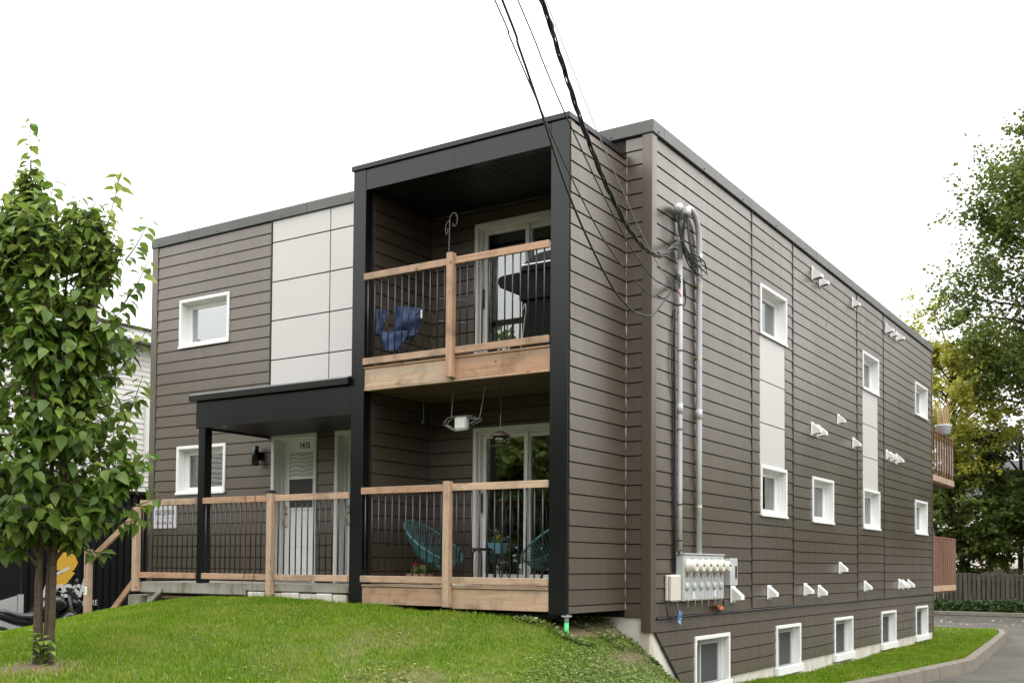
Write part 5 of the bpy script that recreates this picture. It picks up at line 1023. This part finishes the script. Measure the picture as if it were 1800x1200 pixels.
    mb.out('stem', 'sprout_leaf', sp); P2 = np.array(ps); d2, s2, u2 = frame_from(np.array(ds), np.tile((0, 0, 1.0), (len(ps), 1))); S2 = np.array(zs_); V = P2[:, None, :]+(LEAF[None, :, 0, None]*s2[:, None, :]+LEAF[None, :, 1, None]*d2[:, None, :]+LEAF[None, :, 2, None]*u2[:, None, :])*S2[:, None, None]
    mesh_np('leaves', V.reshape(-1, 3), (LEAF_F[None]+np.arange(len(ps))[:, None, None]*8).reshape(-1, 3), 'sprout_leaf', sp, attr=('tint', np.repeat(r.random(len(ps)), 8)), smooth=True)
lilac()
def crown_tree(name, label, base, cz, rx, rz, nclump, nleaf, leaf, mat, seed, trunk_r=.18, group=None, spread=.34, off=(0, 0), dark='bark_dark', nlimb=16):
    r = np.random.default_rng(seed); t = empty(name, label, 'tree', base, group); bx, by, bz = base
    c = r.normal(size=(nclump, 3)); c /= np.linalg.norm(c, axis=1)[:, None]; c *= (r.uniform(.15, 1.0, nclump)**.55)[:, None]; c = c*np.array([rx, rx, rz])+np.array([off[0], off[1], cz])
    mb = MB(); top = Vector((off[0]*.8, off[1]*.8, cz+rz*.55)); mb.tube(catmull([(0, 0, -.1), (.05, .02, (cz-rz)*.6), (off[0]*.5+.1, off[1]*.5, cz-rz*.2), top], 4), list(np.linspace(trunk_r, .04, 13)), 9)
    for k in r.choice(nclump, min(nlimb, nclump), replace=False):
        e = Vector(c[k]); h = max(cz-rz*1.0, min(e.z-.25*rz, cz+.4*rz)); f_ = min(1, max(0, h/(cz+rz*.55))); s = Vector((off[0]*.6*f_, off[1]*.6*f_, h)); m_ = s.lerp(e, .5)+Vector((0, 0, .12*rz*r.random())); mb.tube(catmull([s, m_, e], 4), list(np.linspace(trunk_r*.38, .012, 9)), 6)
    mb.out('trunk', dark, t, True)
    k = r.integers(0, nclump, nleaf); sc = np.array([rx, rx, rz*.75])*spread; ntw = 16; tw = np.clip(r.normal(size=(nclump, ntw, 3)), -1.6, 1.6)*.95; tw[:, :, 2] = tw[:, :, 2]*.7+.12; g = tw[k, r.integers(0, ntw, nleaf)]*(r.random(nleaf)**.7)[:, None]+np.clip(r.normal(size=(nleaf, 3)), -1.5, 1.5)*.16; p = c[k]+g*sc*(r.uniform(.55, 1.15, nclump)[k])[:, None]
    a = r.normal(size=(nleaf, 3)); a[:, 2] *= .6; a /= np.linalg.norm(a, axis=1)[:, None]; b = np.cross(a, r.normal(size=(nleaf, 3))+np.array([0, 0, 1.2])); b /= np.linalg.norm(b, axis=1)[:, None]+1e-9; s = r.uniform(.6, 1.25, nleaf)[:, None]*leaf
    V = np.stack([p-a*s*.5, p+b*s*.38, p+a*s*.5, p-b*s*.38], 1); ct = r.uniform(0, 1, nclump); tint = np.clip(.25+.45*ct[k]+r.normal(0, .13, nleaf), 0, 1)
    mesh_np('crown', V.reshape(-1, 3), np.arange(4*nleaf).reshape(nleaf, 4), mat, t, attr=('tint', np.repeat(tint, 4))); return t
G = 'trees behind the back fence'
crown_tree('maple_tree', 'tallest dark green tree rising at the right edge above the fence', (1.5, 36.5, -1.3), 13.3, 5.3, 7.6, 150, 80000, .18, 'maple_leaf', 41, .24, G, .22, nlimb=60)
crown_tree('yellow_tree', 'pale yellow-green thin tree just right of the roof end', (-3.5, 35.8, -1.3), 8.9, 2.7, 3.9, 60, 18000, .17, 'yellow_leaf', 42, .10, G, .26, dark='bark', nlimb=60)
crown_tree('maple_tree', 'dark leafy tree with a forked trunk behind the rear balconies', (-3.3, 36.4, -1.3), 3.9, 2.9, 2.7, 56, 26000, .18, 'maple_leaf', 43, .22, G, .26)
crown_tree('maple_tree', 'low dark spreading tree at the right edge behind the fence', (1.0, 36.0, -1.3), 4.0, 2.5, 2.8, 46, 26000, .18, 'maple_leaf', 44, .16, G, .28)
crown_tree('maple_tree', 'mid green tree filling the gap above the fence between two dark trees', (-1.6, 40.5, -1.3), 6.4, 2.6, 3.0, 46, 22000, .20, 'maple_leaf', 45, .16, G, .26)
crown_tree('maple_tree', 'bushy dark tree partly hidden by the building end wall', (-8.0, 38, -1.3), 4.4, 3.2, 3.4, 46, 20000, .20, 'maple_leaf', 46, .16, G, .28)
# trees across the street (seen in the window reflections)
pr = crown_tree('street_tree', 'leafy tree across the street mirrored in the lower patio door', (-14, -31, -1.3), 6.6, 4.6, 5.6, 60, 15000, .42, 'maple_leaf', 51, .25, 'trees across the street', .30)
for (x, y, s) in ((-4, -33, 1.1), (5, -30, .9), (13, -34, 1.15), (22, -31, 1.0), (-24, -32, 1.1), (31, -27, 1.0), (-34, -30, 1.1), (-43, -33, .95), (-52, -26, 1.0), (38, -6, .75), (35, 14, .85), (30, 30, .95), (23, 40, 1.0), (15, 43, .95), (9, 47, 1.0), (19, 36, .7), (12, 40, .7), (27, 35, .8), (33, 22, .75), (6.5, 41, .75), (-29, -27, .8), (-39, -28, .8), (-47, -31, .85), (-19, -29, .8)):
    c = copy_tree(pr)
    if y > -20: c['label'] = 'leafy tree beyond the parking lot mirrored in the side windows'; c['group'] = 'trees beyond the parking lot'
    c.location = (x, y, -1.3); c.scale = (s, s, s); c.rotation_euler.z = x*1.7
# ------------------------------------------------------------------ fence and far buildings
def fence():
    f = empty('back_fence', 'weathered grey board fence along the back of the parking lot', 'fence', (0, 0, 0)); r = random.Random(2); x = -9.5; base = None
    while x < 4.5:
        for row, y in ((0, 34.10), (1, 34.19)):
            o = MB().box(-.062, .062, 0, .02, -1.32, .22).out('plank', 'wood_fence', f) if base is None else base.copy()
            if base is None: base = o
            else: COL.objects.link(o)
            o.location = (x+row*.085+r.uniform(-.012, .012), y, r.uniform(-.06, .05)); o.rotation_euler = (0, r.uniform(-.022, .022), 0); o.scale.x = r.uniform(.75, 1.1)
        x += .17
    for z in (-.95, -.05): MB().box(-9.6, 4.6, 34.125, 34.185, z, z+.085).out('rail', 'wood_fence', f)
fence()
def far_house():
    h = empty('far_house', 'white house with dark windows glimpsed through the trees', 'house', (0, 0, 0)); MB().box(-7.6, .5, 52, 60, -1.3, 4.2).out('wall', 'white_siding', h); MB().prism([(52-.3, 4.2), (60.3, 4.2), (56, 6.6)], 0, -7.9, .8).out('roof', 'roof_dark', h)
    for x in (-6.4, -4.55, -2.2): w_ = MB().box(x, x+.75, 51.94, 51.99, 1.0, 2.4).out('window', 'white_paint', h); MB().box(x+.07, x+.68, 51.92, 51.94, 1.07, 2.33).out('pane', 'screen', w_)
    s = empty('garden_shed', 'low shed with a beige sloping roof behind the fence', 'shed', (0, 0, 0)); MB().box(-4.3, -2.0, 43, 46, -1.3, .35).out('wall', 'white_siding', s); MB().hexa([(-4.5, 42.7, .33), (-1.8, 42.7, .33), (-1.8, 46.2, 1.5), (-4.5, 46.2, 1.5), (-4.5, 42.7, .43), (-1.8, 42.7, .43), (-1.8, 46.2, 1.6), (-4.5, 46.2, 1.6)]).out('roof', 'far_roof', s)
far_house()
# ------------------------------------------------------------------ left: neighbour, trailer, motorcycle
def neighbour():
    n = empty('neighbour_building', 'neighbouring building with white siding above a black ribbed lower wall', 'building', (0, 0, 0)); X = -13.0
    MB().box(X-8, X-.03, -7, 18, -1.3, 5.0).out('core', 'ribbed_black', n)
    mb = MB(); z = 1.86
    while z < 4.86: mb.hexa([(X-.03, -7, z), (X+.016, -7, z), (X+.016, 18, z), (X-.03, 18, z), (X-.03, -7, z+.104), (X+.004, -7, z+.104), (X+.004, 18, z+.104), (X-.03, 18, z+.104)]); z += .108
    stuff(mb.out('siding', 'white_siding', n)); mb = MB()
    for y in np.arange(-7, 18, .16): mb.box(X-.03, X+.012, y, y+.10, -1.3, 1.80)
    mb.out('ribbed_wall', 'ribbed_black', n); MB().box(X-.03, X+.05, -7, 18, 1.80, 1.86).out('flashing', 'number_black', n)
    MB().box(X-8.3, X+.34, -7.3, 18.3, 4.90, 4.94).out('soffit', 'white_siding', n); MB().box(X+.34, X+.37, -7.3, 18.3, 4.88, 5.10).out('fascia', 'white_paint', n); MB().prism([(X-8.4, 5.10), (X+.42, 5.10), (X+.42, 5.14), (X-4, 5.55)], 1, -7.4, 18.4).out('roof', 'roof_dark', n); MB().box(X+.02, X+.09, 3.15, 3.23, 2.35, 3.75).out('downspout', 'white_paint', n)
    lift = [0.0]
    def patch(name, poly, mat):
        lift[0] += .0012; i = [(X+.0135+lift[0], *p) for p in poly]; return obj(name, i+[(v[0]-.0008, v[1], v[2]) for v in i], [tuple(range(len(i))), tuple(range(len(i), 2*len(i)))[::-1]], mat, n)
    # paint company logo: yellow handprint-like brush strokes over a house outline, script word below
    patch('logo_stroke', [(1.20, .58), (1.24, .66), (1.30, .78), (1.37, .79), (1.36, .66), (1.30, .56)], 'paint_yellow'); patch('logo_stroke', [(1.50, .62), (1.58, .70), (1.66, .80), (1.72, .78), (1.66, .68), (1.56, .60)], 'paint_yellow'); patch('logo_stroke', [(1.66, .86), (1.69, .97), (1.75, .94), (1.74, .84)], 'paint_yellow')
    patch('logo_stroke', [(.79, .50), (.80, .66), (.86, .70), (.88, .52)], 'paint_yellow'); patch('logo_palm', [(1.10, .24), (1.12, .50), (1.20, .57), (1.40, .60), (1.60, .56), (1.68, .40), (1.60, .26), (1.42, .18), (1.25, .26)], 'paint_yellow')
    patch('logo_outline', [(1.08, -.18), (1.12, .17), (1.50, .33), (1.50, .28), (1.16, .12), (1.12, -.18)], 'paint_white'); patch('logo_palm', [(1.15, .0), (1.17, .12), (1.50, .26), (1.62, .20), (1.44, .0), (1.36, -.06)], 'paint_yellow'); patch('logo_outline', [(1.78, -.16), (1.88, .26), (1.93, .26), (1.86, -.16)], 'paint_white')
    M = Matrix.Translation((X+.031, 1.40, -.10)) @ Matrix.Rotation(math.pi/2, 4, 'Z') @ RX
    text_mesh('lettering', 'Fresh', .50, 'paint_white', n, M, .002, shear=.35, bold=.012, spacing=.92); text_mesh('lettering', 'PEINTURE', .155, 'paint_white', n, Matrix.Translation((X+.031, 1.84, -.385)) @ Matrix.Rotation(math.pi/2, 4, 'Z') @ RX, .002, xs=.82)
neighbour()
def trailer():
    t = empty('cargo_trailer', 'black enclosed trailer with a diamond-plate lower panel at the left edge', 'trailer', (0, 0, 0)); X = -12.0
    MB().box(X-2.0, X-.02, -4.6, -.08, -.88, 1.35).out('body', 'ribbed_black', t, bevel=.03)
    i = [(-4.5, -.85), (-.18, -.85), (-.18, -.175), (-.52, -.265), (-4.5, -.30)]; mb = MB(); mb.prism([(p[0], p[1]) for p in i], 0, X-.019, X-.008); pl = mb.out('diamond_plate', 'diamond_plate', t); mb = MB(); k = 0
    for y in np.arange(-1.6, -.2, .055):
        for z in np.arange(-.84, -.29, .055): q = (k+int(round(z/.055))) % 2; mb.box(-.017, .017, -.005, .005, -.004, .003, Matrix.Translation((X-.007, y, z)) @ Matrix.Rotation(math.pi/2, 4, 'Y') @ Matrix.Rotation(.8 if q else -.8, 4, 'Z'))
        k += 1
    mb.out('plate_tread', 'diamond_plate', t); mb = MB()
    MB().box(X-.02, X-.004, -.165, -.06, -.85, -.155).out('corner_plate', 'diamond_plate', t)
    for y in (-3.1, -2.3): w_ = MB().lathe([(.10, -.11), (.32, -.10), (.345, -.05), (.345, .05), (.32, .10), (.10, .11)], (X-.13, y, -.93), (1, 0, 0), 24).out('wheel', 'rubber', t, True); MB().lathe([(.20, 0), (.18, .02)], (X-.03, y, -.93), (1, 0, 0), 18).out('rim', 'steel', w_)
trailer()
def motorcycle():
    m = empty('motorcycle', 'black motorcycle parked beyond the lawn behind the tree trunk', 'motorcycle', (-10.75, -.5, -1.27)); y0 = -1.30; y1 = .12; g = -1.27; X = 0
    def wheel(y):
        w_ = MB().tube([(0, y+.29*math.cos(a), g+.31+.29*math.sin(a)) for a in np.linspace(0, 2*math.pi, 32, endpoint=False)], .062, 10, closed=True).out('wheel', 'rubber', m, True)
        MB().tube([(0, y+.225*math.cos(a), g+.31+.225*math.sin(a)) for a in np.linspace(0, 2*math.pi, 28, endpoint=False)], .02, 6, closed=True).out('rim', 'bike_grey', w_, True); mb = MB()
        for k in range(5): a = k*1.2566; mb.tube([(0, y, g+.31), (0, y+.22*math.cos(a), g+.31+.22*math.sin(a))], .014, 6)
        mb.lathe([(.05, -.05), (.05, .05)], (0, y, g+.31), (1, 0, 0), 12); mb.out('spokes', 'bike_grey', w_); MB().lathe([(.14, 0), (.14, .006)], (.07, y, g+.31), (1, 0, 0), 24).out('brake_disc', 'steel', w_)
    wheel(y0); wheel(y1)
    def loft(name, secs, mat):   # sections: (y, z, halfwidth, halfheight)
        V = []; sg = 14
        for (y, z, hw, hh) in secs: V += [(hw*math.cos(a), y, z+hh*math.sin(a)) for a in np.linspace(0, 2*math.pi, sg, endpoint=False)]
        F = [(i*sg+j, i*sg+(j+1) % sg, (i+1)*sg+(j+1) % sg, (i+1)*sg+j) for i in range(len(secs)-1) for j in range(sg)]+[tuple(range(sg))[::-1], tuple((len(secs)-1)*sg+j for j in range(sg))]; return obj(name, V, F, mat, m, True)
    loft('tank', [(-.72, -.42, .06, .05), (-.62, -.36, .14, .11), (-.42, -.29, .18, .15), (-.24, -.28, .17, .14), (-.10, -.33, .09, .08)], 'bike_black'); loft('seat', [(-1.36, -.36, .06, .03), (-1.2, -.39, .12, .05), (-1.0, -.46, .15, .055), (-.80, -.48, .14, .06), (-.66, -.44, .10, .06)], 'bike_grey'); loft('tail', [(-1.55, -.36, .03, .03), (-1.35, -.42, .10, .06), (-1.05, -.52, .14, .07), (-.8, -.58, .14, .08)], 'bike_black')
    loft('engine', [(-.80, -.86, .12, .14), (-.62, -.84, .17, .20), (-.38, -.82, .17, .22), (-.22, -.80, .12, .16)], 'bike_grey'); loft('side_fairing', [(-.34, -.62, .19, .10), (-.15, -.54, .20, .14), (.02, -.48, .14, .12)], 'bike_black'); loft('headlight', [(.02, -.28, .09, .08), (.12, -.30, .11, .10), (.17, -.31, .08, .07)], 'bike_black')
    for s in (-1, 1):
        MB().tube([(s*.09, -.10, -.16), (s*.09, -.02, -.5), (s*.09, y1, g+.31)], [.026, .028, .024], 10).out('fork', 'bike_grey', m, True); MB().tube([(s*.05, -.10, -.12), (s*.22, -.13, -.06), (s*.38, -.22, -.09)], .014, 8).out('handlebar', 'bike_black', m, True); MB().tube([(s*.25, -.13, -.06), (s*.30, -.10, .06)], .006, 6).out('mirror_stalk', 'bike_black', m); MB().lathe([(.02, 0), (.055, .012), (.05, .03)], (s*.30, -.10, .085), (0, -1, .1), 14).out('mirror', 'bike_black', m, True)
        MB().tube([(s*.10, -.78, -.82), (s*.10, y0, g+.31)], .025, 8).out('swingarm', 'bike_grey', m)
    MB().tube([(.15, -.4, -1.0), (.17, -.9, -1.02), (.19, -1.15, -.86), (.19, -1.5, -.66)], [.03, .03, .055, .06], 12).out('exhaust', 'chrome', m, True); MB().hexa([(-.12, .06, -.22), (.12, .06, -.22), (.12, .09, -.22), (-.12, .09, -.22), (-.09, -.05, -.02), (.09, -.05, -.02), (.09, -.03, -.02), (-.09, -.03, -.02)]).out('windscreen', 'bike_grey', m)
    for ch in m.children: ch.location.y += .5; ch.location.z += 1.27
motorcycle()
# fallen leaves
r_ = random.Random(12)
mb = MB()
for i in range(60):
    x, y = r_.uniform(-3, 1.2), r_.uniform(24, 33); a = r_.uniform(0, 6.28); q = Vector((x, y, -1.408)); u = Vector((math.cos(a), math.sin(a), r_.uniform(0, .3)))*.06; v = Vector((-math.sin(a), math.cos(a), 0))*.04; mb.quad(q-u, q+v, q+u, q-v)
stuff(mb.out('fallen_leaves', 'straw', None))

# ------------------------------------------------------------------ put each thing's Empty at its base (parts stay where they are)
def descend(o):
    for c in o.children: yield c; yield from descend(c)
bpy.context.view_layer.update()
for o in [q for q in COL.objects if q.type == 'EMPTY' and q.parent is None and q.location.length < 1e-6]:
    pts = [c.matrix_world @ Vector(b) for c in descend(o) if c.type == 'MESH' for b in c.bound_box]
    if not pts: continue
    lo = [min(p[i] for p in pts) for i in range(3)]; hi = [max(p[i] for p in pts) for i in range(3)]
    d = Vector(((lo[0]+hi[0])/2, (lo[1]+hi[1])/2, lo[2])); o.location = d
    for c in o.children: c.matrix_parent_inverse = Matrix.Translation(-d)
